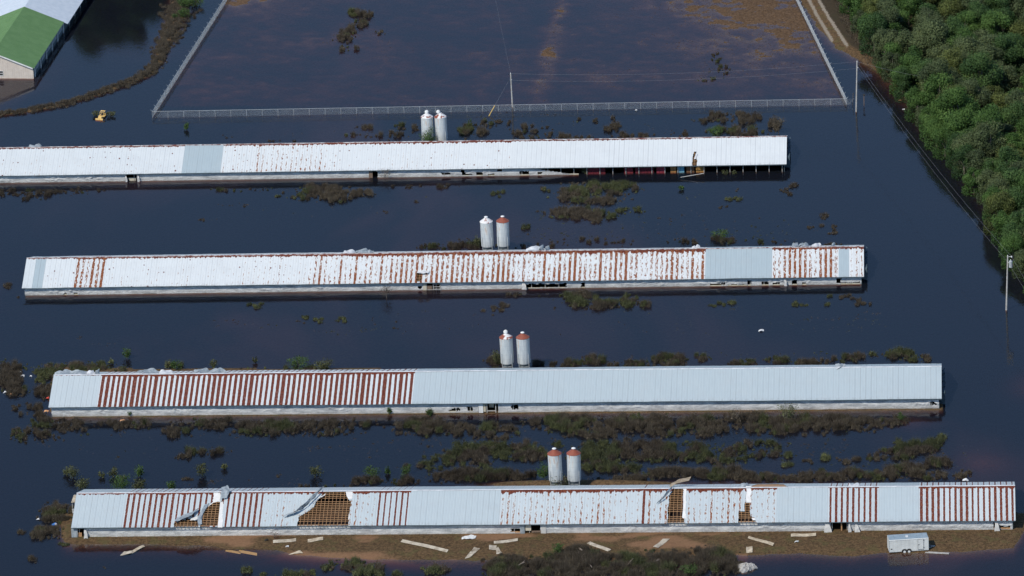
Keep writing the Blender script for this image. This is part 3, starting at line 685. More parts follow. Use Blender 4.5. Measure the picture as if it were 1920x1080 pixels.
# wind-torn curtain tails
for k, px, w, sd in ((4, 1551, 1.2, 1), (4, 1606, .8, 2), (4, 1592, .5, 3), (4, 160, .6, 4), (4, 1868, .8, 5), (1, 236, .35, 6), (1, 259, .35, 7), (2, 1472, .5, 8), (2, 982, .8, 9)):
    yw = {1: 335, 2: 545, 3: 772, 4: 1000}[k]; x_ = wallx(k, px, yw)[0]; he = BARN[k]['he']; zb = max(.02, {1: 0, 2: 0, 4: .24}[k])
    top = he-.2 if px != 1606 else he-.6
    strip_sheet("torn_curtain_tail", [bp(k, x_, -HA+.48, top), bp(k, x_+.1, -HA+.1, (top+zb)/2), bp(k, x_+.15, -HA-.05, zb+.03)], (w, .12, 0), M_CURT, BARN[k]['root'], 10, 6, .05, sd+40, [.35, .8, 1.1])
# side porch at the left end of barn 4
g = BARN[4]['root']
m = MB()
for (x_, y_) in ((-1.15, 2.2), (-1.15, 5.0), (-.1, 2.2), (-.1, 5.0)): m.tube(bp(4, x_, y_, -.6), bp(4, x_, y_, 2.5), .06, n=6)
m.obj("porch_frame", M_POLE, g)
m = MB(); m.hexa([bp(4, -1.3, 2.0, 2.3), bp(4, 0.2, 2.0, 2.5), bp(4, .2, 5.2, 2.5), bp(4, -1.3, 5.2, 2.3), bp(4, -1.3, 2.0, 2.36), bp(4, 0.2, 2.0, 2.56), bp(4, .2, 5.2, 2.56), bp(4, -1.3, 5.2, 2.36)]); m.obj("porch_roof", M_PLY, g)
m = MB(); m.hexa([bp(4, -1.2, 2.0, .5), bp(4, 0, 2.0, .5), bp(4, 0, 2.06, .5), bp(4, -1.2, 2.06, .5), bp(4, -1.2, 2.0, 1.2), bp(4, 0, 2.0, 1.2), bp(4, 0, 2.06, 1.2), bp(4, -1.2, 2.06, 1.2)]); m.obj("porch_rail", M_WHITE, g)

# things that stand inside the torn-open side of barn 1
for px0, px1, f0, f1, c, nm, lb in ((1101, 1135, .1, 1, (.16, .02, .03), "wall_sheet", "wide dark red sheet at the left of the torn-open side of the top barn"),
        (1170, 1187, .1, .95, (.22, .03, .04), "wall_sheet", "narrow dark red sheet left of the long dim red panel in the top barn"),
        (1191, 1226, .05, .9, (.15, .02, .03), "wall_sheet", "long dim red panel in the middle of the open side of the top barn"),
        (1231, 1248, .1, .95, (.30, .04, .06), "wall_sheet", "brightest red sheet in the open side of the top barn"),
        (1257, 1268, .1, 1, (.42, .20, .07), "wall_sheet", "small orange sheet left of the pale blue one in the top barn"),
        (1270, 1283, .1, 1, (.20, .45, .58), "wall_sheet", "pale blue sheet in the open side of the top barn"),
        (1287, 1302, .0, .95, (.20, .10, .05), "wall_sheet", "brown board right of the pale blue sheet in the top barn"),
        (1305, 1322, .05, 1, (.46, .24, .07), "wall_sheet", "wide orange plywood sheet below the roof tear of the top barn")):
    mt = mottled("sheet_paint", tuple(v*.6 for v in c), c, 2.5, .8)
    k = 1; he = 1.62; x0 = wallx(k, px0, 325)[0]; x1 = wallx(k, px1, 325)[0]; z0 = -.3; z1 = (he-.15)*f1; y = -HA+.92
    n_ = max(2, int((x1-x0)/.5)); m = MB()
    for i in range(n_):
        a = x0+(x1-x0)*i/n_+.01; e = x0+(x1-x0)*(i+1)/n_-.02; dy = random.uniform(0, .05); zt = z1-random.uniform(0, .12)
        m.hexa([bp(k, a, y+dy, z0), bp(k, e, y+dy, z0), bp(k, e, y+.04+dy, z0), bp(k, a, y+.04+dy, z0), bp(k, a, y+dy, zt), bp(k, e, y+dy, zt), bp(k, e, y+.04+dy, zt), bp(k, a, y+.04+dy, zt)])
    tag(m.obj(nm, mt), lb, "panel", "coloured sheets in the open barn side")
p0 = at(1276, 332.5, .25); p1 = at(1320, 325, .9); tag(MB().tube(p0, p1, .07, n=6).obj("plank", M_POLE), "grey plank leaning out of the open side of the top barn", "plank")

# ------------------------------------------------------------------ feed silos
def silo_cap_mat(name, amount, seed):
    t = NT(name); tc = t.n("ShaderNodeTexCoord"); mp = t.n("ShaderNodeMapping"); mp.inputs["Location"].default_value = (seed, seed*.7, 0); t.L(tc.outputs["Object"], mp.inputs[0])
    n = t.noise(mp.outputs[0], 1.1, 3); f = t.step(n, 1-amount-.03, 1-amount+.03)
    n2 = t.noise(mp.outputs[0], 5, 3)
    t.L(t.mix(f, (.72, .70, .68), t.mix(n2, (.17, .035, .025), (.34, .10, .05))), t.b.inputs["Base Color"]); t.b.inputs["Roughness"].default_value = .6
    return t.m
def silo_body_mat(name, seed):
    t = NT(name); tc = t.n("ShaderNodeTexCoord"); sp = t.n("ShaderNodeSeparateXYZ"); t.L(tc.outputs["Object"], sp.inputs[0]); z = sp.outputs[2]
    mp = t.n("ShaderNodeMapping"); mp.inputs["Scale"].default_value = (3, 3, .35); mp.inputs["Location"].default_value = (seed, 0, 0); t.L(tc.outputs["Object"], mp.inputs[0])
    n = t.noise(mp.outputs[0], 1.0, 4); col = t.mix(t.step(n, .3, .7), (.40, .43, .44), (.60, .62, .60))
    fz = t.math('FRACT', t.math('DIVIDE', z, .82)); ring = t.step(t.math('ABSOLUTE', t.math('SUBTRACT', fz, .5)), .475, .49)
    col = t.mix(t.math('MULTIPLY', ring, .45), col, (.24, .25, .25))
    an = t.math('ARCTAN2', sp.outputs[1], sp.outputs[0]); fa = t.math('FRACT', t.math('ADD', t.math('MULTIPLY', an, .955), .3)); sm = t.step(t.math('ABSOLUTE', t.math('SUBTRACT', fa, .5)), .485, .495)
    col = t.mix(t.math('MULTIPLY', sm, .3), col, (.24, .25, .25))
    drip = t.math('MULTIPLY', t.step(n, .55, .68), t.step(z, 2.8, 6.3)); col = t.mix(drip, col, (.38, .20, .10))
    t.L(col, t.b.inputs["Base Color"]); t.b.inputs["Roughness"].default_value = .5
    return t.m
R0 = 1.13
M_HOP = mottled("dull_hopper_steel", (.13, .17, .19), (.20, .24, .26), 2, .6)
sb = MB(); prof = [(R0, 1.55), (R0, 6.2)]
me_body = sb.lathe(prof, 48).mesh("silo_body")
me_roof = MB().lathe([(R0+.06, 6.16), (R0+.05, 6.22), (.30, 6.86), (.28, 6.95)], 40).mesh("silo_roof")
me_hop = MB().lathe([(.42, .15), (.46, .25), (R0-.04, 1.54)], 40).mesh("hopper")
me_lid = MB().lathe([(.05, 6.95), (.30, 6.97), (.36, 7.02), (.34, 7.10), (.18, 7.18), (.03, 7.2)], 20).mesh("filler_lid", True)
me_lid2 = MB().lathe([(.05, -.05), (.37, -.02), (.37, .03), (.10, .07)], 20).mesh("filler_lid", True)
me_leg = MB().box((0, 0, 1.25), (.10, .08, 4.3)).mesh("leg")
me_brace = MB().tube((-.72, 0, 1.0), (.72, 0, 1.0), .045, n=6).mesh("cross_brace")
me_ladder = MB()
for s_ in (-.18, .18): me_ladder.tube((s_, 0, 2.0), (s_, 0, 6.1), .02, n=5)
for i in range(14): me_ladder.tube((-.18, 0, 2.1+i*.3), (.18, 0, 2.1+i*.3), .015, n=4)
me_ladder = me_ladder.mesh("ladder")
SILO = [(1, 800, 220, .45, 2, "left silo behind the top barn, leafy sapling at its foot, lid swung up"), (1, 827, 219, .5, 5, "right silo behind the top barn, its round lid swung up"),
        (2, 913, 415, .36, 9, "left silo behind the rust-spotted barn, white cap with one rust streak"), (2, 942, 414, .8, 4, "right silo behind the rust-spotted barn, red rusted cap with a white patch"),
        (3, 950, 632, .52, 1, "left silo behind the striped barn, patchy cap and lid swung up"), (3, 981.5, 632, .66, 7, "right silo behind the striped barn, mostly red cap"),
        (4, 1041, 850, .72, 3, "left silo behind the barn with roof holes, brush around its legs"), (4, 1075, 849.5, .7, 8, "right silo behind the barn with roof holes, bare hopper and brace in view")]
for k, px, py, amt, sd, lb in SILO:
    b = BARN[k]; Ys = b['Y']+HA+2.6; p = onY(px, py, Ys); zoff = p[2]-6.2
    e = empty("feed_silo", (p[0], Ys, max(-.6, min(.8, zoff)))); tag(e, lb, "silo", "pairs of white feed silos behind the barns")
    e.rotation_euler = (0, math.radians(-1.2 if sd % 2 else .4), 0)
    bo = link("silo_body", me_body.copy(), silo_body_mat("silo_wall", sd*3.3), e)
    ro = link("silo_roof", me_roof.copy(), silo_cap_mat("silo_cap", amt, sd*2.1), e)
    link("hopper", me_hop, M_HOP, e)
    if sd in (2, 5, 1):
        l_ = link("filler_lid", me_lid2, M_WHITE, ro, (.0 if sd != 5 else -.35, -.1, 7.2)); l_.rotation_euler = (math.radians(70), 0, math.radians(8))
    else: link("filler_lid", me_lid, M_WHITE, ro)
    for i in range(4):
        a_ = math.radians(45+90*i); link("leg", me_leg, M_GALV, e, (math.cos(a_)*(R0+.07), math.sin(a_)*(R0+.07), 0))
    for i in range(2): link("cross_brace", me_brace, M_GALV, e, (0, (-.8, .8)[i], 0))
    l_ = link("ladder", me_ladder, M_GALV, e, (.4, R0+.1, 0))

# ------------------------------------------------------------------ green-roofed building at the top left
M_GRN = mottled("green_roof_metal", (.105, .20, .072), (.13, .235, .09), .6, .5)
M_TANW = mottled("tan_ribbed_siding", (.60, .52, .45), (.68, .60, .52), 1.0, .7)
M_PALER = mottled("pale_blue_grey_roof", (.48, .54, .60), (.56, .61, .66), 1.0, .45)
ZE = 2.25
A = at(62, 127, ZE); B = at(118, 41, ZE); ed = B-A; elen = np.linalg.norm(ed); ed /= elen
gd = at(0, 145.5, 0)-at(62, 145.5, 0); gd /= np.linalg.norm(gd)
gd = gd-ed*np.dot(gd, ed)*.9; gd /= np.linalg.norm(gd)
w_ = 8.3
for it in range(20):
    Pq = A+gd*w_; hh = 2.4
    for it2 in range(20):
        q = proj(Pq[0], Pq[1], ZE+hh); hh += (q[1]-98.3)/9.5
    w_ += (q[0]+12)/9.5
UP = np.array([0, 0, 1.0]); R1 = A+gd*w_+UP*hh; LEN2 = elen+75
def gb(e, g, z=0.0): p = A+ed*e+gd*g; return np.array([p[0], p[1], z])
bt = empty("warehouse", (0, 0, 0)); tag(bt, "tan building with green front roof and pale rear roof, flooded to its walls", "building")
def slope_sheet(name, e0, e1, mat, ov, dz):
    m = MB()
    for sgn in (0, 1):
        n_ = int((e1-e0)/.3)
        g0 = -ov if sgn == 0 else 2*w_+ov; z0 = ZE-ov*hh/w_
        for i in range(n_):
            a_ = e0+(e1-e0)*i/n_; c_ = e0+(e1-e0)*(i+1)/n_; rb = .03
            mid_ = a_+.05
            for (s0, s1, l0, l1) in ((a_, mid_, 0, rb), (mid_, a_+.1, rb, 0), (a_+.1, c_, 0, 0)):
                q_ = [gb(s0, g0, z0+l0+dz), gb(s1, g0, z0+l1+dz), gb(s1, w_, ZE+hh+l1+dz), gb(s0, w_, ZE+hh+l0+dz)]
                m.poly(q_ if sgn == 0 else q_[::-1])
    return m.obj(name, mat, bt)
slope_sheet("green_roof", -.35, elen, M_GRN, .25, .06)
slope_sheet("rear_roof", elen+.02, LEN2, M_PALER, .95, -.06)
m = MB(); m.poly([gb(0, 0, -1), gb(0, 2*w_, -1), gb(0, 2*w_, ZE-.02), gb(0, w_, ZE+hh-.04), gb(0, 0, ZE-.02)][::-1]); fw = m.obj("gable_wall", M_TANW, bt)
m = MB()
for i in range(int(2*w_/.45)):
    g_ = .2+i*.45; top_ = ZE+hh*(1-abs(g_-w_)/w_)-.15
    m.hexa([gb(-.03, g_, 0-.9), gb(-.03, g_+.06, -.9), gb(0, g_+.06, -.9), gb(0, g_, -.9), gb(-.03, g_, top_), gb(-.03, g_+.06, top_), gb(0, g_+.06, top_), gb(0, g_, top_)])
m.obj("siding_ribs", M_TANW, bt)
m = MB()
for s0, s1 in ((0, w_), (2*w_, w_)):
    m.hexa([gb(-.42, s0, ZE-.2), gb(-.42, s1, ZE+hh-.2), gb(-.34, s1, ZE+hh-.2), gb(-.34, s0, ZE-.2), gb(-.42, s0, ZE+.05), gb(-.42, s1, ZE+hh+.05), gb(-.34, s1, ZE+hh+.05), gb(-.34, s0, ZE+.05)])
m.obj("rake_trim", M_WHITE, bt)
m = MB(); m.poly([gb(.0, .12, -1), gb(LEN2, .12, -1), gb(LEN2, .12, ZE-.1), gb(0, .12, ZE-.1)]); m.obj("side_shade", M_BLUEG, bt)  # blue-grey sheet put in for the shade behind the open side's columns
m = MB(); m.poly([gb(LEN2, .12, -1), gb(LEN2, 2*w_, -1), gb(LEN2, 2*w_, ZE), gb(LEN2, w_, ZE+hh-.2), gb(LEN2, .12, ZE)]); m.obj("rear_wall", M_TANW, bt)
colm = MB().box((0, 0, .6), (.22, .22, 3.0)).mesh("column")
for i in range(14):
    p_ = gb(1.2+i*5.6, -.05, 0); link("column", colm, M_WHITE, bt, tuple(p_))
m = MB()
for i in range(5):
    e_ = 2.5+i*5.6; m.hexa([gb(e_, .02, .9), gb(e_+3.4, .02, .9), gb(e_+3.4, .10, .9), gb(e_, .10, .9), gb(e_, .02, 1.8), gb(e_+3.4, .02, 1.8), gb(e_+3.4, .10, 1.8), gb(e_, .10, 1.8)])
m.obj("wall_panel", M_TORN, bt)
gw = (62-3)/9.0/1.0
wf = MB()
for z0, z1 in ((.55, .62), (1.0, 1.07), (1.5, 1.57)): wf.hexa([gb(-.07, gw-.4, z0), gb(-.07, gw+.9, z0), gb(-.035, gw+.9, z0), gb(-.035, gw-.4, z0), gb(-.07, gw-.4, z1), gb(-.07, gw+.9, z1), gb(-.035, gw+.9, z1), gb(-.035, gw-.4, z1)])
for g_ in (gw-.46, gw+.9): wf.hexa([gb(-.07, g_, .55), gb(-.07, g_+.06, .55), gb(-.035, g_+.06, .55), gb(-.035, g_, .55), gb(-.07, g_, 1.57), gb(-.07, g_+.06, 1.57), gb(-.035, g_+.06, 1.57), gb(-.035, g_, 1.57)])
wfo = wf.obj("window", M_WHITE, bt)
m = MB(); m.poly([gb(-.034, gw-.4, .6), gb(-.034, gw+.9, .6), gb(-.034, gw+.9, 1.55), gb(-.034, gw-.4, 1.55)][::-1]); m.obj("pane", M_DARK, wfo)

# ------------------------------------------------------------------ chain-link fences
def fence(P0, P1, h, label, arms=False, skew=0):
    P0 = np.array(P0); P1 = np.array(P1); L_ = np.linalg.norm(P1[:2]-P0[:2]); d = (P1-P0)/L_; d[2] = 0
    root = empty("chain_link_fence", (P0[0], P0[1], 0)); tag(root, label, "fence", "chain-link fence round the flooded paddock")
    n = int(round(L_/3.05)); pm = MB().tube((0, 0, -.9), (0, 0, h+.02), .042, n=6)
    nv = np.array([d[1], -d[0], 0])
    if arms: pm.tube((0, 0, h), tuple(nv*arms*.32+np.array([0, 0, h+.30])), .03, n=5)
    pm = pm.mesh("post")
    for i in range(n+1): link("post", pm, M_GALV, root, tuple(d*(L_*i/n)))
    MB().tube((0, 0, h), tuple(d*L_+np.array([0, 0, h])), .032, n=6).obj("top_rail", M_GALV, root)
    m = MB(); st = .085; lo = -.5; H_ = h-lo-.03; k_ = int(L_/st)
    V = []; F_ = []
    o = nv*.006; s = np.arange(k_)*st
    for sg in (1, -1):
        a0 = s if sg > 0 else s+H_; a1 = s+H_ if sg > 0 else s
        a = d[None, :]*a0[:, None]+np.array([0, 0, lo]); b_ = d[None, :]*a1[:, None]+np.array([0, 0, h-.03])
        t_ = (b_-a); t_ /= np.linalg.norm(t_, axis=1)[:, None]; u_ = np.cross(t_, nv)*.0034; w2 = nv[None, :]*.0034
        n0 = len(V)*0
        vs = np.stack([a+u_+w2*.6, a-u_+w2*.6, a-w2*1.2, b_+u_+w2*.6, b_-u_+w2*.6, b_-w2*1.2], 1)
        base = (sum(len(x) for x in V)); V.append(vs.reshape(-1, 3)); ii = base+np.arange(k_)[:, None]*6
        for q in ((0, 1, 4, 3), (1, 2, 5, 4), (2, 0, 3, 5)): F_.append(ii+np.array(q)[None, :])
    link("wire_mesh", npmesh("wire_mesh", np.concatenate(V), np.concatenate(F_), mats=[M_GALV]), None, root)
    return root
FL = at(286, 220.5); FR = at(1587.5, 196.5); HF = 1.25
TL = at(286+(428-286)*1.35, 220.5-225*1.35+3); TR = at(1587.5-(97)*1.4, 196.5-200*1.4)
fence(FL, FR, HF, "long front run of chain-link fence behind the top barn")
fence(FL+np.array([0, .06, 0]), TL, HF, "left side run of chain-link fence beside the weedy dike", arms=-1)
fence(FR+np.array([0, .06, 0]), TR, HF, "right side run of chain-link fence beside the gravel lane", arms=1)

# ------------------------------------------------------------------ utility poles and wires
def catenary(name, a, b_, sag, label, r=.010, n=24):
    a = np.array(a); b_ = np.array(b_); m = MB(); pr = None
    P = []
    for i in range(n+1):
        t_ = i/n; p = a*(1-t_)+b_*t_; p = p-np.array([0, 0, sag*4*t_*(1-t_)]); P.append(p)
    # one continuous tube
    for i in range(n): m.tube(P[i], P[i+1], r, n=4, cap=False)
    return tag(m.obj(name, M_WIRE), label, "wire")
def pole(name, base_px, top_px, label, transformer=False, arm=False):
    b0 = at(*base_px); d_ = b0[1]; t0 = onY(*top_px, d_); e = empty(name, tuple(b0)); tag(e, label, "utility pole")
    v = t0-b0; MB().tube(tuple(-v*.1), tuple(v), .17, .11, n=10).obj("pole_shaft", M_POLE, e)
    m = MB()
    for dz, dx in ((0, 0), (-1.3, .12)): m.lathe([(.03, 0), (.08, .02), (.08, .14), (.04, .16)], 10, (v[0]+dx, v[1], v[2]+dz))
    m.obj("insulator", M_WHITE, e)
    if transformer:
        tr_o = MB().lathe([(.30, -2.1), (.32, -2.05), (.32, -.95), (.24, -.88), (.05, -.85)], 16, (v[0]+.50, v[1]-.05, v[2])).obj("transformer", M_GALV, e, smooth=False)
        MB().lathe([(.04, -.88), (.07, -.7), (.04, -.6)], 8, (v[0]+.5, v[1]-.05, v[2])).obj("bushing", M_WHITE, tr_o)
        MB().box((v[0]+.25, v[1], v[2]-1.2), (.35, .12, .1)).obj("bracket", M_GALV, e)
        MB().tube((v[0], v[1], v[2]-.2), (v[0]+.7, v[1], v[2]-.05), .04, n=6).lathe([(.05, 0), (.11, .05), (.10, .16), (.05, .32)], 10, (v[0]+.68, v[1], v[2]-.3)).obj("fuse_arm", M_WHITE, e)
    return e, t0
pc, tC = pole("utility_pole", (961, 200), (957.5, 138), "short grey utility pole at the front fence, guy wire on its left")
pa, tA = pole("utility_pole", (1605.5, 209), (1607, 115.5), "tall pale utility pole in the water right of the fence corner")
pb, tB = pole("utility_pole", (1887, 581), (1889.5, 480), "tall pole with a transformer standing in water below the wood", transformer=True)
pw, tW = pole("utility_pole", (1834, 186), (1834, 158), "pole top poking out among the trees of the wood")
lo = np.array([0, 0, -1.35])
catenary("overhead_wire", tC, tA, 1.1, "upper wire strung from the short pole to the fence corner pole"); catenary("overhead_wire", tC+lo, tA+lo, 1.1, "lower wire strung from the short pole to the fence corner pole")
tB2 = tB+np.array([.65, 0, -.1])
catenary("overhead_wire", tA, tB2, 1.2, "right-hand wire from the corner pole to the transformer pole"); catenary("overhead_wire", tA+lo*.6, tB+lo*.8, 1.2, "left-hand wire from the corner pole to the transformer pole")
en = at(2010, 660, 8.5); catenary("overhead_wire", tB2, en, .5, "upper wire leaving the transformer pole to the lower right"); catenary("overhead_wire", tB+lo*.8, en+lo, .5, "lower wire leaving the transformer pole to the lower right")
catenary("overhead_wire", tA, tW, .6, "wire from the corner pole into the wood", r=.015)
catenary("overhead_wire", tC, at(918, -60, 7.5), .5, "wire running from the short pole up over the paddock")
gA = at(916.5, 218); gv = tC+lo*.5-gA
catenary("guy_wire", gA, tC+lo*.5, 0.0, "thin guy wire from the short pole down to the water", r=.012, n=2)
tag(MB().tube(tuple(gA), tuple(gA+gv*.27), .075, n=8).obj("guy_guard", mottled("yellow_plastic", (.62, .40, .10), (.70, .48, .14), 2, .6)), "yellow plastic sleeve on the slanting guy wire by the fence", "guy guard")
g = at(1598.5, 195); tag(MB().tube(tuple(g-np.array([0, 0, .8])), tuple(g+np.array([.15, 0, 2.1])), .05, n=6).lathe([(.02, 2.1), (.06, 2.12), (.06, 2.2), (.02, 2.24)], 8, (g[0]+.15, g[1], 0)).obj("marker_post", M_BARK), "thin brown marker post between fence corner and tall pole", "post")
g = at(1620, 197); e = empty("mailbox", tuple(g)); tag(e, "dark box on a short post right of the tall corner pole", "mailbox")
MB().box((0, 0, .7), (.12, .12, 2.6)).obj("mailbox_post", M_DOORB, e); MB().box((0.05, 0, 2.05), (.45, .3, .22)).lathe([(.11, 0), (.11, .01)], 8, (0.05, 0, 2.16)).obj("mailbox_body", M_DARK, e)

# ------------------------------------------------------------------ yellow bulldozer sunk in the flood
g = at(191, 220); dz_ = empty("bulldozer", (g[0], g[1], -.48), math.radians(-14)); dz_.scale = (.76, .76, .76); tag(dz_, "small yellow bulldozer sunk in the flood left of the fence corner", "bulldozer")
MB().box((0, -.1, .75), (.95, 2.9, .55)).hexa([(-.45, -1.6, .5), (.45, -1.6, .5), (.45, -1.5, .5), (-.45, -1.5, .5), (-.45, -1.6, 1.1), (.45, -1.6, 1.1), (.42, -.9, 1.25), (-.42, -.9, 1.25)]).obj("hood", M_YEL, dz_)
for s_ in (-1, 1):
    tk = MB()
    n_ = 14
    pr_ = [(-1.5+.35*math.cos(math.pi/2+math.pi*i/8), .4+.35*math.sin(math.pi/2+math.pi*i/8)) for i in range(9)]+[(1.3+.35*math.cos(-math.pi/2+math.pi*i/8), .4+.35*math.sin(-math.pi/2+math.pi*i/8)) for i in range(9)]
    k0 = len(tk.v)
    for x_ in (s_*.68-.2, s_*.68+.2): tk.v += [(x_, y_, z_) for y_, z_ in pr_]
    N_ = len(pr_); tk.f += [tuple(range(N_)), tuple(range(2*N_-1, N_-1, -1))]+[(i, (i+1) % N_, N_+(i+1) % N_, N_+i) for i in range(N_)]
    tk.obj("track", M_BLACK, dz_)
    MB().box((s_*.62, .35, 1.0), (.45, 1.5, .08)).obj("fender", M_YEL, dz_)
MB().hexa([(-1.0, -2.1, .1), (1.0, -2.1, .1), (1.0, -1.9, .1), (-1.0, -1.9, .1), (-1.0, -2.0, .95), (1.0, -2.0, .95), (1.0, -1.85, .95), (-1.0, -1.85, .95)]).obj("blade", M_YEL, dz_)
cb = MB()
for x_ in (-.5, .5):
    for y_ in (.1, 1.1): cb.tube((x_, y_, .9), (x_, y_, 2.0), .05, n=6)
    cb.tube((x_, .06, 1.96), (x_, 1.14, 1.96), .05, n=6)
for y_ in (.1, 1.1): cb.tube((-.52, y_, 1.96), (.52, y_, 1.96), .05, n=6)
cb.obj("cab_frame", M_YEL, dz_)
MB().hexa([(-.62, .75, 2.0), (.62, .75, 2.0), (.62, 1.3, 2.0), (-.62, 1.3, 2.0), (-.6, .78, 2.08), (.6, .78, 2.08), (.6, 1.28, 2.08), (-.6, 1.28, 2.08)]).obj("canopy", M_YEL, dz_)
MB().box((0, .55, 1.15), (.5, .5, .5)).box((0, .85, 1.45), (.5, .12, .5)).obj("seat", M_DARK, dz_)
MB().box((0, 1.55, .95), (1.1, .35, .6)).obj("rear_body", M_YEL, dz_)
MB().tube((.2, -.9, 1.0), (.2, -.9, 1.65), .05, n=6).obj("exhaust", M_BLACK, dz_)

# ------------------------------------------------------------------ white enclosed trailer
c0 = at(1667.6, 1036.6, .12); c1 = at(1741.3, 1031.8, .12); tl = np.linalg.norm(c1-c0); ang = math.atan2(c1[1]-c0[1], c1[0]-c0[0])
T = empty("cargo_trailer", (c0[0], c0[1], 0), ang); tag(T, "white enclosed cargo trailer parked at the water's edge in front of the lowest barn", "trailer")
M_TRL = mottled("trailer_skin", (.62, .63, .60), (.74, .75, .72), .8, .45)
M_TRR = mottled("trailer_roof_metal", (.25, .32, .36), (.32, .39, .43), 1.2, .4)
tw, z0, z1 = 2.35, .18, 2.25
bd = MB(); bev = .08
prof = [(0, z0), (0, z1-.1), (.10, z1), (tw-.10, z1), (tw, z1-.1), (tw, z0)]
k0 = 0
for x_ in (0, tl): bd.v += [(x_, y_, z_) for y_, z_ in prof]
bd.f += [tuple(range(6)), tuple(range(11, 5, -1))]+[(i, i+6, (i+1) % 6+6, (i+1) % 6) for i in range(6)]
bd.obj("trailer_body", M_TRL, T)
rf = MB().box((tl/2, tw/2, z1+.015), (tl-.02, tw-.24, .03)); 
for i in range(1, 7): rf.box((tl*i/7, tw/2, z1+.045), (.03, tw-.24, .03))
rf.obj("trailer_roof", M_TRR, T)
MB().box((tl*.47, tw*.45, z1+.09), (.42, .40, .12)).obj("roof_vent", M_WHITE, T)
tm = MB()
for z_ in (z0, z1-.12): tm.box((tl/2, -.008, z_+.03), (tl+.03, .02, .06))
for x_ in (.01, tl-.01): tm.box((x_, -.012, (z0+z1)/2), (.05, .02, z1-z0-.1))
for i in range(1, 10): tm.box((tl*i/10, -.003, (z0+z1)/2), (.02, .006, z1-z0-.2))
tm.obj("body_trim", M_GALV, T)
dr = MB().box((tl*.80, -.02, 1.28), (.86, .03, 1.72)); do = dr.obj("door", M_TRL, T)
fr = MB()
for x_ in (-.45, .45): fr.box((tl*.80+x_, -.035, 1.28), (.035, .03, 1.80))
for z_ in (.38, 2.17): fr.box((tl*.80, -.035, z_), (.93, .03, .035))
fr.obj("door_frame", M_DARK, T)
hd = MB().box((tl*.80-.33, -.06, 1.22), (.26, .04, .06))
for z_ in (.7, 1.9): hd.box((tl*.80+.47, -.055, z_), (.16, .04, .07)); 
hd.obj("handle", M_DARK, do)
for i, x_ in enumerate((tl*.385, tl*.50)):
    wv = MB(); 
    for rr_, y0_, y1_ in ((.36, -.10, .14),): wv.tube((x_, y0_, .16), (x_, y1_, .16), rr_, n=24)
    wo = wv.obj("wheel", M_BLACK, T); MB().tube((x_, -.125, .16), (x_, -.09, .16), .2, n=16).obj("rim", M_WHITE, wo)
    fd = MB()
    for j in range(12):
        a0 = math.pi*j/12; a1 = math.pi*(j+1)/12
        fd.hexa([(x_+.42*math.cos(a0), -.16, .18+.42*math.sin(a0)), (x_+.42*math.cos(a0), .02, .18+.42*math.sin(a0)), (x_+.42*math.cos(a1), .02, .18+.42*math.sin(a1)), (x_+.42*math.cos(a1), -.16, .18+.42*math.sin(a1)),
                 (x_+.46*math.cos(a0), -.16, .18+.46*math.sin(a0)), (x_+.46*math.cos(a0), .02, .18+.46*math.sin(a0)), (x_+.46*math.cos(a1), .02, .18+.46*math.sin(a1)), (x_+.46*math.cos(a1), -.16, .18+.46*math.sin(a1))])
    fd.obj("fender", M_DARK, T)
MB().box((.35, -.035, .75), (.28, .02, .14)).obj("plate", M_DARK, T)
MB().tube((tl, .6, .32), (tl+1.2, tw/2, .32), .05, n=6).tube((tl, tw-.6, .32), (tl+1.2, tw/2, .32), .05, n=6).obj("tow_hitch", M_GALV, T)
q0, q1 = at(1735, 1035.5, .1), at(1779, 1038.5, .05)
tag(MB().box(tuple((q0+q1)/2), (np.linalg.norm(q1-q0), .3, .08), math.atan2(q1[1]-q0[1], q1[0]-q0[0])).box(tuple((q0+q1)/2+np.array([0.3, .35, -.02])), (np.linalg.norm(q1-q0)*.9, .1, .06), math.atan2(q1[1]-q0[1], q1[0]-q0[0])).obj("plank", M_POLE), "weathered plank lying in the shallows right of the trailer", "plank")

# ------------------------------------------------------------------ debris in the yard
def gz(p): return float(terrain_h(np.array([p[0]]), np.array([p[1]]))[0])
def gp(px, py, up=.03):
    p = at(px, py, .15)
    for _ in range(3): p = at(px, py, max(gz(p), -.02)+up)
    return p
def ribbed(name, quad, mat, label, nrib=5, cat="sheet"):
    """corrugated sheet lying on the ground: quad = near-left, near-right, far-right, far-left in picture coordinates; ribs run along the long side"""
    P = [gp(*q) for q in quad]; n = nrib*4; V = []; Fq = []; nl = 10
    r = np.random.default_rng(int(quad[0][0])); ph = r.uniform(0, 6)
    for j in range(nl+1):
        for i in range(n+1):
            s_ = i/n; t_ = j/nl
            p = (P[0]*(1-t_)+P[1]*t_)*(1-s_)+(P[3]*(1-t_)+P[2]*t_)*s_
            V.append((p[0], p[1], p[2]+.03*(1 if i % 4 in (1, 2) else 0)+.05+.05*math.sin(t_*5+ph)+r.normal(0, .006)))
    for j in range(nl):
        for i in range(n): a_ = j*(n+1)+i; Fq.append((a_, a_+n+1, a_+n+2, a_+1))
    V = np.array(V); k_ = len(V); Fq = np.array(Fq); V = np.concatenate([V, V-[0, 0, .012]])
    return tag(link(name, npmesh(name, V, np.concatenate([Fq, Fq[:, ::-1]+k_]), mats=[mat])), label, cat, "sheets blown off the barns")
M_SH = mottled("underside_of_roof_sheet", (.36, .30, .22), (.62, .55, .43), 1.2, .6)
def band(x0, y0, x1, y1, w): return [(x0, y0), (x1, y1), (x1, y1-w), (x0, y0-w)]
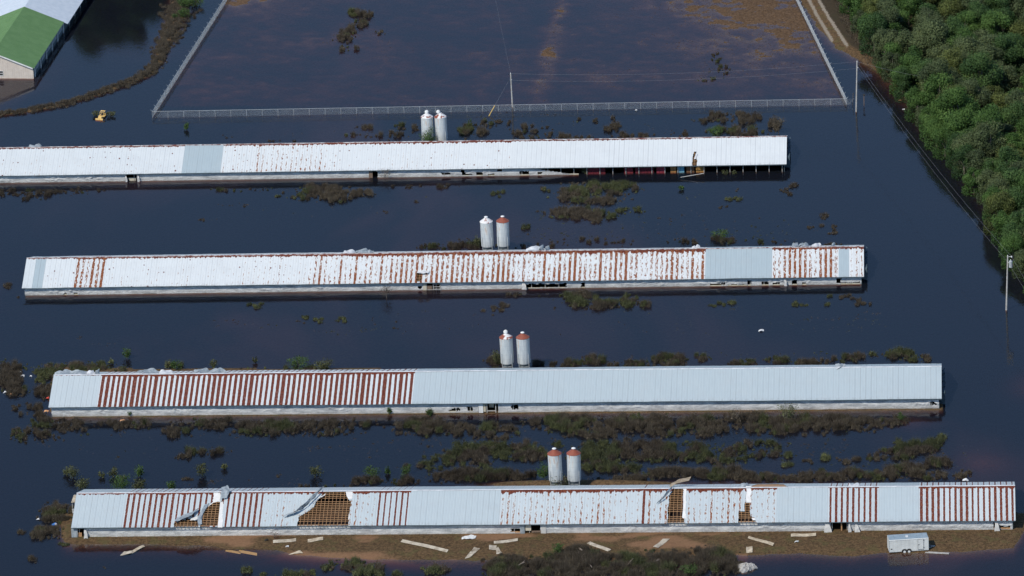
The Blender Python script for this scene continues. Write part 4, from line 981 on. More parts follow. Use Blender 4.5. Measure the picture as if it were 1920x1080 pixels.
for q, lb, mt in ((band(512, 1019, 555, 1015, 5.5), "pale ribbed sheet against the wall below the biggest roof hole", M_SH), (band(577, 1017, 606, 1013, 6), "short cream sheet just right of the pale ribbed one", M_PLY),
        ([(541, 1040), (568, 1037.5), (563, 1032.5), (553, 1035)], "small pointed board at the water's edge left of middle", M_PLY),
        ([(838, 1036), (751, 1016), (755, 1011), (841, 1031)], "longest cream sheet lying slantwise in the yard", M_SH),
        ([(871, 1048.5), (889, 1026), (900, 1028.5), (882, 1045.5)], "ribbed sheet pointing from wall to water beside the bent one", M_SH),
        (band(926, 1020, 971, 1015, 5), "narrow sheet nearest the wall right of the white tarp", M_SH),
        (band(917, 1031, 931, 1031, 8.5), "square half of a snapped sheet in the yard", M_SH), ([(931, 1040), (930, 1030), (934, 1026), (942, 1038)], "rounded lower half of the snapped sheet", M_SH),
        ([(1140, 1035), (1100, 1019), (1107, 1015.5), (1146, 1031)], "slanting sheet above the thick brush", M_SH),
        ([(1224, 1026), (1243, 1011), (1256, 1011), (1234, 1028)], "sheet with a slot torn in it right of the brush logs", M_SH),
        ([(1449, 1024), (1402, 1009), (1404, 1005), (1452, 1019)], "ragged sheet lying below the second roof hole from the right", M_PLY),
        (band(1483, 1007, 1530, 1005, 5.5), "long level cream sheet tight along the right part of the wall", M_PLY), (band(1399, 1036.5, 1411, 1036.5, 11), "upright cream board half in the water", M_PLY),
        ([(225, 1042), (247, 1038), (249, 1033), (233, 1034)], "white sheet half under water at the left end", M_SH), ([(247, 1038), (272, 1025), (268, 1022), (246, 1033)], "muddy yellow sheet at the left end touching the white one", M_PLY)):
    ribbed("roof_sheet", q, mt, lb)
for q, lb in ((band(423, 1034, 451, 1039, 4), "left drowned yellow board in the brown shallows"), (band(448, 1036, 482, 1042, 5), "right drowned yellow board in the brown shallows")):
    P = [at(x_, y_, -.06) for x_, y_ in q]; tag(flat_board("board", P, M_YEL, th=.03), lb, "board", "boards under the shallow water")
a_ = gp(866, 1010); strip_sheet("tarp", [gp(866, 1008, .15), gp(878, 1007, .2), gp(892, 1007, .12)], (0.15, 1.6, 0), M_WHITE, None, 14, 7, .07, 77, [.6, .8, 1.1, .7])
tag(bpy.data.objects["tarp"], "bright white crumpled tarp on the grass against the wall", "tarp")
for (x0, y0, x1, y1, r_, lb) in ((1085, 1036, 1094, 1053, .16, "thick bleached log sticking up out of the brush"), (1094, 1046, 1110, 1064, .09, "thin forked branch right of the thick log"), (971, 1061, 984, 1054, .12, "short pale log in the left part of the brush"), (1219, 1061, 1236, 1049, .12, "grey log in the right part of the brush"), (1078, 1027, 1092, 1032, .18, "broken pale stump above the thick log"), (1176, 1060, 1186, 1048, .09, "bare stick leaning in the middle brush")):
    p0 = gp(x0, y0, .45); p1 = gp(x1, y1, .8)
    mm = MB(); mid = (p0+p1)/2+np.array([.1, .05, .12]); mm.tube(p0, mid, r_, r_*.85, 8); mm.tube(mid, p1, r_*.85, r_*.55, 8); mm.tube(mid, mid+np.array([.5, .3, .4]), r_*.45, r_*.2, 6)
    tag(mm.obj("log", mottled("bleached_wood", (.20, .16, .13), (.34, .28, .23), 4, .9)), lb, "log", "driftwood in the brush")
# white weathered heap
M_HEAP = mottled("grey_plastic_heap", (.26, .24, .22), (.52, .50, .46), 2.6, .8, detail=8, bump=.1)
hc = gp(1397, 1066, 0); m = MB(); nu, nv_ = 22, 12
for j in range(nv_+1):
    for i in range(nu):
        a_ = 2*math.pi*i/nu; t_ = (j/nv_)*math.pi/2; rr_ = math.cos(t_)*(1+.22*math.sin(3*a_+1)+.10*math.sin(7*a_+t_*5)); z_ = math.sin(t_)*1.05*(1+.12*math.sin(5*a_))
        m.v.append((hc[0]+1.6*rr_*math.cos(a_)+.25*z_, hc[1]+1.5*rr_*math.sin(a_), -.25+z_+.06*math.sin(9*a_+j*2)))
for j in range(nv_):
    for i in range(nu): m.f.append((j*nu+i, j*nu+(i+1) % nu, (j+1)*nu+(i+1) % nu, (j+1)*nu+i))
tag(m.obj("tarp_heap", M_HEAP), "creased pale grey heap at the right end of the brush", "heap")
# barrel and litter
g = at(102, 984, 0); e = empty("barrel", tuple(g), .3); tag(e, "blue plastic barrel floating left of the lowest barn", "barrel")
bl = mottled("blue_plastic", (.03, .16, .50), (.05, .22, .60), 2, .4)
o_ = MB().lathe([(.22, -.45), (.29, -.4), (.30, -.15), (.28, -.12), (.30, -.09), (.30, .1), (.28, .13), (.30, .16), (.29, .4), (.24, .45)], 16).obj("barrel_body", bl, e); o_.rotation_euler = (math.radians(60), 0, .5)
o_ = MB().lathe([(.05, .45), (.2, .452), (.2, .47), (.03, .48)], 12).obj("barrel_lid", M_WHITE, e); o_.rotation_euler = (math.radians(60), 0, .5)
lit = [(38, 698, .3, "W", "white scrap furthest up on the weedy bank left of the striped barn"), (43, 705, .55, "W", "largest white scrap on the weedy bank"), (31, 706, .4, "O", "orange scrap in the weeds on the left bank"), (58, 706, .3, "W", "small pale scrap right of the largest white one"), (10, 736, .5, "W", "pale scrap at the foot of the left weed mound"), (21, 740, .4, "O", "orange scrap at the foot of the left weed mound"),
       (87, 772, .7, "O", "orange board leaning at the left corner of the striped barn"), (90, 747, .5, "R", "red scrap beside the striped barn's left end"), (230, 789, .7, "O", "pale orange scrap floating before the striped barn"),
       (72, 974, .5, "W", "pale scrap at the tip of the brush beside the blue barrel"), (1428, 620, .8, "W", "lone white scrap floating between rust-spotted and striped barns"), (1811, 901, .9, "W", "white branch-like scrap behind the right end of the lowest barn"), (1193, 207, .35, "W", "small pale bird-like scrap on the front fence"), (500, 1013, .5, "K", "black bucket beside the pale ribbed sheet"), (1688, 189, .5, "O", "upper pale scrap floating by the wood"), (1694, 206, .4, "W", "lower pale scrap floating by the wood"), (539, 1025, .4, "W", "tiny white scrap on bare soil"), (1494, 1016, .5, "W", "tiny pale scrap on the right of the yard")]
for i, (x_, y_, s_, c_, lb) in enumerate(lit):
    s_ *= .6
    p = gp(x_, y_, .12) if y_ > 650 else at(x_, y_, .1)
    mt = dict(W=M_WHITE, O=mottled("orange_scrap", (.60, .30, .14), (.70, .40, .22), 2, .7), R=mottled("red_scrap", (.5, .06, .04), (.6, .1, .07), 2, .7), K=M_BLACK)[c_]
    strip_sheet("scrap", [p+np.array([-s_, 0, .05]), p+np.array([0, .05, .25*s_+.1]), p+np.array([s_*.8, .1, .0])], (.1, s_*1.1, .1), mt, None, 5, 4, .07, 200+i)
    o = [o_ for o_ in bpy.data.objects if o_.name.startswith("scrap")][-1]
sc_objs = sorted([o_ for o_ in bpy.data.objects if o_.name.startswith("scrap")], key=lambda o_: o_.name)
for o_, l_ in zip(sc_objs, lit): tag(o_, l_[4], "scrap", "scraps of litter")

# ------------------------------------------------------------------ vegetation
def leafquads(P, N, size, r, asp=.6):
    """P centres (n,3), N preferred normals (n,3) or None"""
    n = len(P); d = r.normal(size=(n, 3)) if N is None else N+r.normal(size=(n, 3))*.55
    d /= np.linalg.norm(d, axis=1)[:, None]; a = np.cross(d, r.normal(size=(n, 3))); a /= np.linalg.norm(a, axis=1)[:, None]; b_ = np.cross(d, a)
    s = (size*(.6+.8*r.random(n)))[:, None]
    V = np.stack([P-a*s, P+b_*s*asp-a*s*.1, P+a*s, P-b_*s*asp+a*s*.1], 1)
    return V.reshape(-1, 3)
def blades(P, h, r, w=.05, lean=.35):
    n = len(P); L_ = r.normal(size=(n, 3))*lean; L_[:, 2] = 1; L_ *= (h*(.5+.8*r.random(n)))[:, None]
    a = r.normal(size=(n, 3)); a[:, 2] = 0; a /= np.linalg.norm(a, axis=1)[:, None]; a *= w
    return np.stack([P-a, P+a, P+L_+a*.3, P+L_-a*.3], 1).reshape(-1, 3)
def clump(r, rad, h, n, leaf, twig=.3, lobes=5):
    """one weed or bush: several lobes of leaves with upright twigs"""
    out = []; rn = []
    for _ in range(lobes):
        a = r.random()*6.28; q = rad*.62*math.sqrt(r.random()); c = np.array([q*math.cos(a), q*math.sin(a)*1.0, 0]); lr = rad*(.35+.4*r.random()); lh = h*(.55+.5*r.random())
        m_ = n//lobes; d = r.normal(size=(m_, 3)); d /= np.linalg.norm(d, axis=1)[:, None]; d[:, 2] = np.abs(d[:, 2]); rr = (.55+.45*r.random(m_)**.5)[:, None]
        P = c+d*rr*np.array([lr, lr, lh]); P[:, 2] -= .05
        k_ = int(m_*twig); out.append(leafquads(P[k_:], d[k_:], leaf, r)); out.append(blades(P[:k_]*np.array([1, 1, .45]), h*.8, r, leaf*.24, .34))
        b0 = r.random()*.62; rn += [np.repeat(np.clip(b0+.4*r.random(m_-k_), 0, 1), 4), np.repeat(np.clip(b0*.6+.4*r.random(k_), 0, 1), 4)]
    return np.concatenate(out), np.concatenate(rn)
def quadmesh(name, V, R_, mat):
    n = len(V)//4; return npmesh(name, V, np.arange(n*4).reshape(n, 4), dict(rnd=R_), mats=[mat])
def inhouse(x, y, m_=.6):
    for k in BARN:
        b = BARN[k]; c, s = math.cos(b['yaw']), math.sin(b['yaw']); dx, dy = x-b['X0'], y-b['Y']; u_ = dx*c+dy*s; v_ = -dx*s+dy*c
        if -1 < u_ < b['ln']+1 and abs(v_) < HA-.3+m_: return True
    return False
PROTO = {}
for key, mt, rad, h, n, leaf, tw in (("brown", M_BROWN, .9, .75, 560, .08, .4), ("olive", M_OLIVE, .95, .8, 600, .09, .2), ("tuft", M_BROWN, .5, .4, 170, .075, .5), ("float", M_OLIVE, .6, .3, 150, .10, .1)):
    PROTO[key] = []
    for i in range(4):
        r = np.random.default_rng(hash((len(key), i, 5)) % 9999+i); V, R_ = clump(r, rad, h, n, leaf, tw, 3+i)
        PROTO[key].append(quadmesh("weed_clump", V, R_, mt))
SHCOUNT = 0
def place_shrub(px, py, s, kind, label, group, name=None, hs=1.0):
    global SHCOUNT
    p = at(px, py, 0); o = link(name or "weed_clump", PROTO[kind][SHCOUNT % 4], None, None, (p[0], p[1], max(-.05, gz(p)-.05)))
    o.scale = (s*random.uniform(.85, 1.3), s*random.uniform(.85, 1.2), s*hs*random.uniform(.8, 1.15)); o.rotation_euler = (0, 0, random.uniform(0, 6.28)); SHCOUNT += 1
    tag(o, label, "weed clump" if kind != "sap" else "sapling", group); return o
REG = [  # individual small clumps scattered in the open water: group, list of (cx,cy,rx,ry,n,size,kind)
 ("small weed tufts between the front fence and the top barn", "small tuft of weeds in the water between front fence and top barn", [(429, 252, 14, 9, 3, .8, "tuft"), (515, 263, 12, 3, 3, .9, "tuft"), (551, 266, 6, 2, 1, 1.2, "tuft"), (680, 240, 12, 5, 3, .8, "tuft"), (1220, 235, 60, 14, 7, .8, "tuft"), (885, 228, 40, 6, 4, .8, "tuft"), (1270, 250, 40, 6, 4, .9, "tuft")]),
 ("weed tufts between the top barn and the rust-spotted barn", "dark weed tuft in the water between top barn and rust-spotted barn", [(781, 379, 2, 2, 1, 1.3, "tuft"), (800, 369, 2, 2, 1, .8, "float"), (715, 398, 17, 2, 5, .9, "tuft"), (935, 362, 12, 9, 5, 1.1, "olive"), (383, 414, 3, 3, 1, 1.0, "tuft"), (382, 413, 8, 3, 2, .8, "tuft"), (440, 385, 40, 4, 9, .9, "tuft"), (985, 427, 3, 2, 1, 1.3, "olive"), (1010, 405, 18, 10, 8, .8, "tuft"), (1057, 419, 3, 2, 1, .9, "float"), (1300, 368, 20, 6, 4, .7, "float"), (1372, 373, 16, 4, 6, 1.0, "olive"), (1358, 390, 12, 4, 3, .9, "tuft"), (1380, 357, 8, 3, 2, .9, "tuft"), (1325, 405, 60, 9, 6, .7, "tuft"), (1478, 358, 14, 7, 6, 1.0, "brown"), (1488, 348, 5, 3, 2, 1.0, "brown"), (1060, 447, 100, 10, 20, .8, "tuft"), (1350, 440, 140, 16, 26, .8, "tuft"), (1547, 406, 6, 4, 2, 1.0, "brown"), (1525, 426, 20, 5, 5, .9, "brown"), (1563, 432, 12, 9, 6, 1.0, "brown"), (1236, 409, 3, 2, 1, .9, "tuft"), (1470, 440, 40, 8, 6, .7, "tuft"), (860, 447, 30, 3, 3, .7, "tuft")]),
 ("weed tufts between the rust-spotted barn and the striped barn", "weed tuft in the water between rust-spotted barn and striped barn", [(480, 570, 15, 8, 7, 1.0, "olive"), (565, 603, 12, 4, 3, .8, "tuft"), (568, 596, 10, 5, 5, .9, "olive"), (600, 600, 14, 5, 6, .9, "olive"), (642, 598, 12, 5, 5, 1.0, "olive"), (620, 622, 35, 4, 9, .8, "tuft"), (690, 618, 18, 4, 7, .8, "tuft"), (745, 616, 14, 3, 3, .7, "tuft"), (800, 607, 50, 10, 5, .55, "tuft"), (925, 583, 24, 8, 10, .9, "brown"), (945, 573, 12, 4, 3, .9, "brown"), (1035, 580, 12, 3, 3, .7, "tuft"), (1345, 571, 16, 4, 6, 1.0, "olive"), (1372, 566, 10, 4, 3, .8, "olive"), (1385, 578, 20, 6, 4, .6, "tuft"), (1500, 570, 16, 5, 7, 1.0, "olive"), (1552, 572, 3, 3, 1, 1.0, "olive"), (1557, 556, 4, 3, 1, .9, "olive"), (1590, 558, 16, 5, 6, .9, "brown"), (1620, 565, 18, 9, 10, 1.0, "brown"), (1630, 595, 24, 14, 9, .8, "tuft"), (1560, 600, 60, 5, 7, .7, "tuft"), (1290, 612, 40, 12, 6, .55, "tuft"), (415, 605, 18, 6, 4, .7, "tuft"), (470, 612, 50, 12, 7, .65, "tuft"), (155, 634, 12, 4, 3, .6, "tuft"), (195, 646, 25, 4, 5, .6, "tuft"), (740, 602, 30, 8, 3, .6, "tuft"), (1638, 664, 3, 2, 1, 1.1, "olive"), (1050, 627, 3, 2, 1, .8, "tuft"), (18, 537, 8, 4, 3, 1.0, "brown"), (36, 555, 4, 10, 3, .8, "tuft")]),
 ("weed tufts between the striped barn and the lowest barn", "weed tuft in the water between striped barn and lowest barn", [(225, 812, 15, 5, 6, .8, "tuft"), (222, 857, 4, 3, 1, .8, "tuft"), (590, 840, 25, 4, 7, .7, "tuft"), (700, 840, 20, 6, 5, .7, "tuft"), (806, 837, 8, 3, 3, .8, "tuft"), (355, 900, 8, 4, 2, .9, "brown"), (400, 902, 20, 5, 6, .8, "tuft"), (520, 893, 8, 5, 3, .8, "tuft"), (740, 875, 20, 5, 4, .7, "tuft"), (1548, 832, 3, 2, 1, .8, "tuft"), (1476, 871, 7, 4, 2, 1.1, "olive"), (1545, 860, 6, 4, 2, 1.1, "olive"), (1515, 864, 14, 6, 5, .9, "brown"), (1587, 866, 5, 5, 2, 1.1, "brown"), (1607, 860, 5, 3, 2, 1.0, "brown"), (1617, 874, 6, 2, 1, .8, "tuft"), (1570, 862, 6, 3, 2, .8, "tuft"), (1540, 884, 4, 5, 2, 1.1, "olive"), (1773, 850, 6, 4, 2, .8, "tuft"), (1768, 820, 6, 4, 2, 1.1, "olive"), (1485, 835, 40, 8, 6, .8, "tuft"), (70, 835, 40, 8, 4, .6, "tuft")]),
 ("thin weed tufts along the fence, the open water and the marsh edges", "sparse dark weed tuft in open flood water", [(1000, 225, 140, 14, 30, .7, "tuft"), (650, 250, 200, 8, 14, .7, "tuft"), (1350, 425, 200, 25, 34, .7, "tuft"), (1100, 430, 150, 15, 26, .7, "tuft"), (560, 400, 200, 18, 12, .6, "tuft"), (700, 600, 250, 25, 26, .6, "tuft"), (1550, 610, 120, 14, 20, .65, "tuft"), (1250, 600, 200, 30, 16, .6, "tuft"), (1450, 835, 170, 18, 30, .75, "tuft"), (1650, 870, 100, 14, 22, .75, "tuft"), (720, 845, 150, 18, 20, .7, "tuft"), (300, 840, 160, 20, 14, .65, "tuft"), (900, 828, 200, 8, 30, .75, "tuft"), (1790, 860, 50, 30, 14, .6, "tuft"), (450, 900, 200, 12, 14, .6, "tuft"), (1400, 668, 300, 8, 30, .7, "tuft"), (980, 60, 200, 50, 8, .5, "tuft"), (650, 815, 300, 8, 30, .75, "tuft")]),
 ("weed tufts off the left end and front of the lowest barn", "weed tuft in the water off the lowest barn's left end or yard", [(41, 999, 7, 4, 4, 1.1, "brown"), (60, 1047, 6, 3, 3, 1.0, "brown"), (68, 1055, 6, 2, 1, .8, "tuft"), (197, 1065, 6, 2, 2, .8, "tuft"), (85, 943, 10, 3, 3, .6, "tuft"), (115, 1022, 12, 4, 4, .9, "olive"), (460, 1070, 5, 5, 2, 1.1, "olive"), (500, 1078, 20, 4, 5, 1.0, "olive"), (540, 1075, 10, 4, 4, 1.1, "olive"), (610, 1065, 5, 5, 2, 1.1, "olive"), (585, 1074, 10, 4, 4, 1.0, "olive"), (710, 1075, 5, 4, 2, 1.1, "olive"), (740, 1078, 8, 3, 2, 1.0, "olive")])]
nind = 0; SMALL = []
for grp, lb, L_ in REG:
    for cx, cy, ax, ay, n, s, kd in L_:
        for i in range(n):
            a_ = random.uniform(0, 6.28); q = math.sqrt(random.random()) if n > 1 else 0; x_, y_ = cx+ax*q*math.cos(a_), cy+ay*q*math.sin(a_)
            p = at(x_, y_)
            if inhouse(p[0], p[1]): continue
            s2 = s*random.uniform(.6, 1.15)*(.62 if n > 3 else .85)
            if kd == 'tuft' and s < .85 and n > 3:
                SMALL.append((x_, y_, s2)); continue
            place_shrub(x_, y_, s2, kd, lb, grp); nind += 1
print("individual clumps", nind)
r = np.random.default_rng(77); Vs = []; Rs = []
for x_, y_, s2 in SMALL:
    for j in range(2):
        p = at(x_+r.normal()*4, y_+r.normal()*2); q = s2*(.5+.8*r.random()); V, R_ = clump(r, .5*q, .4*q, int(110*q)+20, .07, .5, 2); p[2] = max(gz(p), -.05)-.03; Vs.append(V+p); Rs.append(R_)
_V = np.concatenate(Vs); _n = len(_V)//4; _mi = (vn(_V[::4, 0]*.12, _V[::4, 1]*.12, 7) > .5).astype(int)
tag(link("drowned_weeds", npmesh("drowned_weeds", _V, np.arange(_n*4).reshape(_n, 4), dict(rnd=np.concatenate(Rs)), mats=[M_BROWN, M_OLIVE], mi=_mi)), "scattered tiny weed tips just breaking the flood water between the barns", "weeds", None, "stuff")

# thick beds of flooded weeds, each one continuous mass
BEDS = [("dense brown weeds in the water along the far side of the top barn", "B", [(730, 245, 55, 13, 30, .9), (675, 256, 30, 5, 8, .7), (885, 248, 28, 14, 18, 1.0), (930, 232, 30, 6, 14, .7), (1000, 248, 45, 12, 30, .9), (1050, 260, 60, 5, 22, .9), (1155, 243, 18, 8, 10, .9), (1195, 256, 32, 6, 18, .9), (1310, 228, 16, 4, 10, .9), (1350, 222, 20, 8, 16, 1.0), (1400, 222, 26, 10, 34, 1.1), (1385, 248, 52, 8, 40, 1.0), (1452, 236, 8, 13, 10, 1.0), (1290, 252, 20, 5, 8, .8), (1120, 225, 60, 6, 9, .6)]),
 ("low brown weeds against the left part of the top barn", "B", [(50, 362, 85, 6, 60, .8), (150, 358, 40, 4, 12, .6), (60, 372, 30, 4, 10, .6), (450, 356, 60, 4, 12, .6), (760, 350, 40, 3, 6, .6), (830, 350, 20, 3, 8, .7)]),
 ("brown weed patch before the middle left of the top barn", "B", [(610, 358, 42, 12, 60, 1.0), (580, 370, 35, 6, 18, .7), (680, 364, 22, 5, 22, .9), (635, 374, 22, 6, 16, .9), (545, 366, 30, 6, 10, .6)]),
 ("upper green-brown bush patch before the right part of the top barn", "O", [(1110, 356, 60, 12, 90, 1.1), (1170, 352, 28, 8, 30, 1.0), (1085, 372, 40, 8, 42, 1.0), (1125, 378, 30, 6, 24, 1.0), (1145, 378, 14, 4, 9, .9), (1180, 371, 12, 4, 10, .9), (1030, 355, 12, 4, 6, .8)]),
 ("lower green bush patch between the top and the rust-spotted barns", "O", [(1080, 401, 48, 9, 80, 1.1), (1120, 404, 35, 7, 40, 1.0), (1180, 396, 26, 5, 22, .9), (1115, 414, 12, 4, 8, .9)]),
 ("ragged brown weeds along the far side of the rust-spotted barn", "B", [(845, 462, 60, 6, 36, .9), (880, 462, 40, 5, 22, 1.0), (1000, 462, 60, 4, 12, .7), (1110, 453, 80, 6, 20, .7), (1330, 452, 60, 5, 26, .9), (1450, 455, 60, 4, 16, .7), (1570, 460, 25, 3, 8, .7)]),
 ("olive bushes in the water before the middle of the rust-spotted barn", "O", [(1085, 560, 32, 11, 46, 1.15), (1105, 572, 34, 7, 34, 1.0), (1140, 570, 16, 5, 14, 1.0), (1185, 565, 22, 11, 32, 1.1), (1205, 572, 12, 5, 12, 1.0), (975, 555, 30, 3, 10, .7)]),
 ("weed mound on the left edge beside the striped barn", "B", [(18, 706, 26, 22, 70, 1.1), (30, 732, 18, 10, 30, 1.1), (85, 735, 14, 14, 30, 1.0), (60, 770, 35, 10, 26, .9), (75, 790, 14, 12, 18, 1.0), (50, 815, 30, 12, 34, .9), (85, 818, 10, 6, 8, .8), (120, 810, 40, 12, 30, .7)]),
 ("green weeds on the bank behind the striped barn's left end", "O", [(120, 692, 80, 8, 110, .9), (165, 685, 35, 6, 40, .9), (85, 705, 20, 14, 30, .9), (230, 694, 8, 4, 6, .8), (330, 690, 10, 5, 8, .9), (545, 692, 70, 3, 22, .9)]),
 ("brown weeds poking up behind the striped barn's grey half", "B", [(935, 678, 22, 8, 30, 1.1), (1010, 682, 10, 5, 9, 1.0), (1060, 683, 30, 4, 22, .9), (1110, 677, 22, 6, 24, 1.0), (1170, 682, 40, 5, 24, .8), (1255, 675, 30, 8, 36, 1.0), (1230, 684, 60, 3, 24, .8), (1310, 672, 18, 6, 12, .8), (1395, 680, 26, 5, 18, .9), (1460, 676, 26, 5, 18, .9), (1520, 680, 34, 6, 26, .9), (1600, 668, 20, 5, 14, .9), (1580, 676, 30, 4, 12, .7), (1720, 672, 24, 6, 20, .9)]),
 ("olive bush row behind the striped barn's right corner", "O", [(1690, 666, 26, 7, 32, 1.1), (1735, 675, 8, 4, 6, .8)]),
 ("brown weed thicket in the water before the striped barn's rust-striped half", "B", [(230, 797, 50, 8, 34, .9), (120, 795, 36, 12, 34, .9), (330, 812, 24, 9, 26, .9), (400, 797, 70, 9, 70, 1.0), (500, 805, 60, 10, 74, 1.0), (560, 798, 70, 8, 60, .9), (640, 796, 60, 8, 46, .9), (600, 812, 60, 5, 24, .7), (380, 848, 40, 5, 26, .9), (345, 858, 14, 4, 8, .8)]),
 ("brown weed thicket in the water before the striped barn's grey half", "B", [(790, 800, 46, 14, 80, 1.1), (850, 806, 40, 10, 40, .9), (930, 812, 44, 12, 40, 1.0), (1060, 795, 70, 13, 130, 1.2), (1110, 812, 50, 10, 60, 1.1), (1200, 795, 60, 15, 110, 1.2), (1320, 800, 50, 15, 80, 1.2), (1260, 812, 50, 8, 30, .9), (1400, 785, 40, 8, 40, 1.1), (1450, 800, 50, 14, 80, 1.2), (1540, 795, 60, 14, 90, 1.2), (1620, 797, 30, 10, 34, 1.0), (1660, 795, 18, 8, 12, .9), (1685, 790, 14, 6, 8, .9)]),
 ("broad olive marsh bed between the striped barn and the lowest barn", "O", [(900, 840, 50, 12, 60, 1.1), (860, 860, 50, 12, 60, 1.1), (960, 848, 60, 12, 70, 1.1), (800, 875, 40, 6, 18, .8), (1010, 838, 50, 9, 40, 1.0), (1130, 850, 50, 18, 110, 1.2), (1200, 845, 60, 17, 120, 1.2), (1290, 850, 60, 14, 90, 1.2), (1380, 850, 60, 14, 60, 1.0), (1350, 862, 40, 8, 24, .9), (1120, 875, 26, 9, 30, 1.1), (1165, 880, 34, 7, 34, 1.0), (1430, 835, 40, 8, 22, .9), (905, 875, 20, 9, 22, 1.1), (1000, 858, 30, 7, 22, 1.1), (1455, 850, 36, 10, 18, .9)]),
 ("brown brush strip behind the lowest barn left of its silos", "B", [(900, 892, 60, 9, 90, 1.2), (960, 893, 40, 6, 50, 1.1), (760, 904, 26, 6, 22, .9), (690, 902, 26, 5, 22, .9), (840, 896, 30, 8, 30, 1.0), (1085, 899, 40, 3, 18, .8), (600, 912, 60, 2, 8, .6)]),
 ("brown brush strip behind the lowest barn right of its silos", "B", [(1190, 899, 40, 5, 36, .9), (1270, 888, 50, 7, 60, 1.2), (1350, 890, 50, 8, 70, 1.2), (1420, 896, 50, 6, 46, 1.0), (1520, 896, 60, 7, 50, 1.0), (1620, 893, 60, 9, 60, 1.0), (1700, 885, 36, 10, 70, 1.1), (1750, 892, 50, 7, 46, .9), (1810, 890, 12, 6, 10, 1.0)]),
 ("green bushes in a line toward the striped barn's right corner", "O", [(1700, 842, 26, 12, 40, 1.1), (1735, 838, 26, 9, 34, 1.1), (1690, 858, 12, 7, 12, 1.0), (1655, 852, 14, 8, 12, .9), (1635, 860, 14, 4, 8, .8), (1752, 870, 14, 7, 20, 1.1), (1770, 868, 10, 5, 10, 1.0), (1760, 828, 8, 4, 6, .9)]),
 ("thick dark brush mound in front of the lowest barn's yard", "B", [(960, 1062, 50, 14, 90, 1.3), (1050, 1062, 60, 16, 120, 1.3), (1090, 1045, 30, 12, 50, 1.3), (1150, 1060, 60, 16, 120, 1.3), (1240, 1058, 60, 16, 120, 1.3), (1330, 1052, 46, 18, 100, 1.4), (1370, 1062, 20, 12, 34, 1.2), (1000, 1080, 90, 8, 60, 1.2), (1200, 1080, 120, 8, 80, 1.2)]),
 ("olive weed fringe in the water left of the dark brush mound", "O", [(660, 1060, 24, 10, 26, 1.1), (690, 1070, 30, 10, 26, 1.1), (625, 1063, 12, 6, 8, 1.0), (820, 1070, 22, 8, 20, 1.1), (560, 1078, 30, 4, 12, 1.0)]),
 ("dark brush at the left end of the lowest barn", "B", [(115, 965, 30, 13, 80, 1.2), (90, 970, 16, 8, 24, 1.0), (90, 1000, 26, 9, 50, .9), (75, 1003, 14, 7, 16, 1.0), (118, 948, 14, 6, 10, .8)]),
 ("brown weed islet in the flooded paddock", "B", [(664, 27, 12, 5, 12, 1.1), (690, 28, 12, 6, 10, 1.0), (675, 45, 12, 7, 12, .9), (655, 60, 16, 8, 18, 1.0), (645, 72, 16, 6, 14, 1.0), (645, 90, 8, 8, 6, .8), (712, 60, 14, 12, 4, .6), (664, 92, 4, 3, 1, 1.0)]),
 ("faint dark weeds near the dry grass in the paddock", "B", [(1343, 108, 10, 10, 8, .6), (1355, 130, 14, 8, 9, .6), (1325, 150, 16, 5, 7, .5), (1345, 140, 30, 14, 8, .5)])]
def bed_mesh(parts, pal, seed):
    r = np.random.default_rng(seed); Vs = []; Rs = []; Ms = []; rad0, h0, n0, lf = (.85, 1.05, 560, .068) if pal == "B" else (.88, 1.0, 560, .072)
    for cx, cy, ax, ay, n, s in parts:
        for i in range(int(n*1.6)):
            halo = i > n*1.0; a_ = r.random()*6.28; q = math.sqrt(r.random())+(.15+.45*r.random() if halo else 0); x_, y_ = cx+ax*q*math.cos(a_), cy+ay*q*math.sin(a_)
            if vn(x_*.055, y_*.13, 12) < .22 and not halo: continue
            if vn(x_*.16, y_*.35, 19) < .20: continue
            p = at(x_, y_)
            if inhouse(p[0], p[1], .9): continue
            s2 = s*(.38+.75*r.random()**1.6)*.92*(.42 if halo else 1); V, R_ = clump(r, rad0*s2, h0*s2, int(n0*max(s2, .35)), lf, .55 if pal == "B" else .35, 3)
            p[2] = max(gz(p), -.05)-.03; Vs.append(V+p); Rs.append(R_)
            mx_ = vn(x_*.035, y_*.09, 61)+r.normal()*.12; ol = mx_ > (.72 if pal == 'B' else .42); Ms.append(np.full(len(V)//4, 1 if ol else 0))
    return np.concatenate(Vs), np.concatenate(Rs), np.concatenate(Ms)
for i, (lb, pal, parts) in enumerate(BEDS):
    V, R_, MI = bed_mesh(parts, pal, 100+i); n_ = len(V)//4; o = link("weed_bed", npmesh("weed_bed", V, np.arange(n_*4).reshape(n_, 4), dict(rnd=R_), mats=[M_BROWN, M_OLIVE], mi=MI)); tag(o, lb, "weed bed", None, "stuff")

# dike weeds
r = np.random.default_rng(5); Vs = []; Rs = []
for i in range(len(DIKE)-1):
    (x1, y1), (x2, y2) = DIKE[i], DIKE[i+1]; ln_ = math.hypot(x2-x1, (y2-y1)*1.6); wdt = (DIKW[i]+DIKW[i+1])/2
    for j in range(int(ln_*wdt/9)+2):
        t_ = r.random(); u_ = r.normal()*.46; nx_, ny_ = -(y2-y1), (x2-x1); q = math.hypot(nx_, ny_); x_ = x1+(x2-x1)*t_+nx_/q*u_*wdt; y_ = y1+(y2-y1)*t_+ny_/q*u_*wdt*.6
        p = at(x_, y_); s = .35+.5*r.random(); V, R_ = clump(r, .9*s, .8*s, int(260*s), .075, .5, 3); p[2] = max(gz(p), -.05)-.03; Vs.append(V+p); Rs.append(R_)
tag(link("weed_bed", quadmesh("weed_bed", np.concatenate(Vs), np.concatenate(Rs), M_BROWN)), "brown weeds covering the curving dike at the top left", "weed bed", None, "stuff")

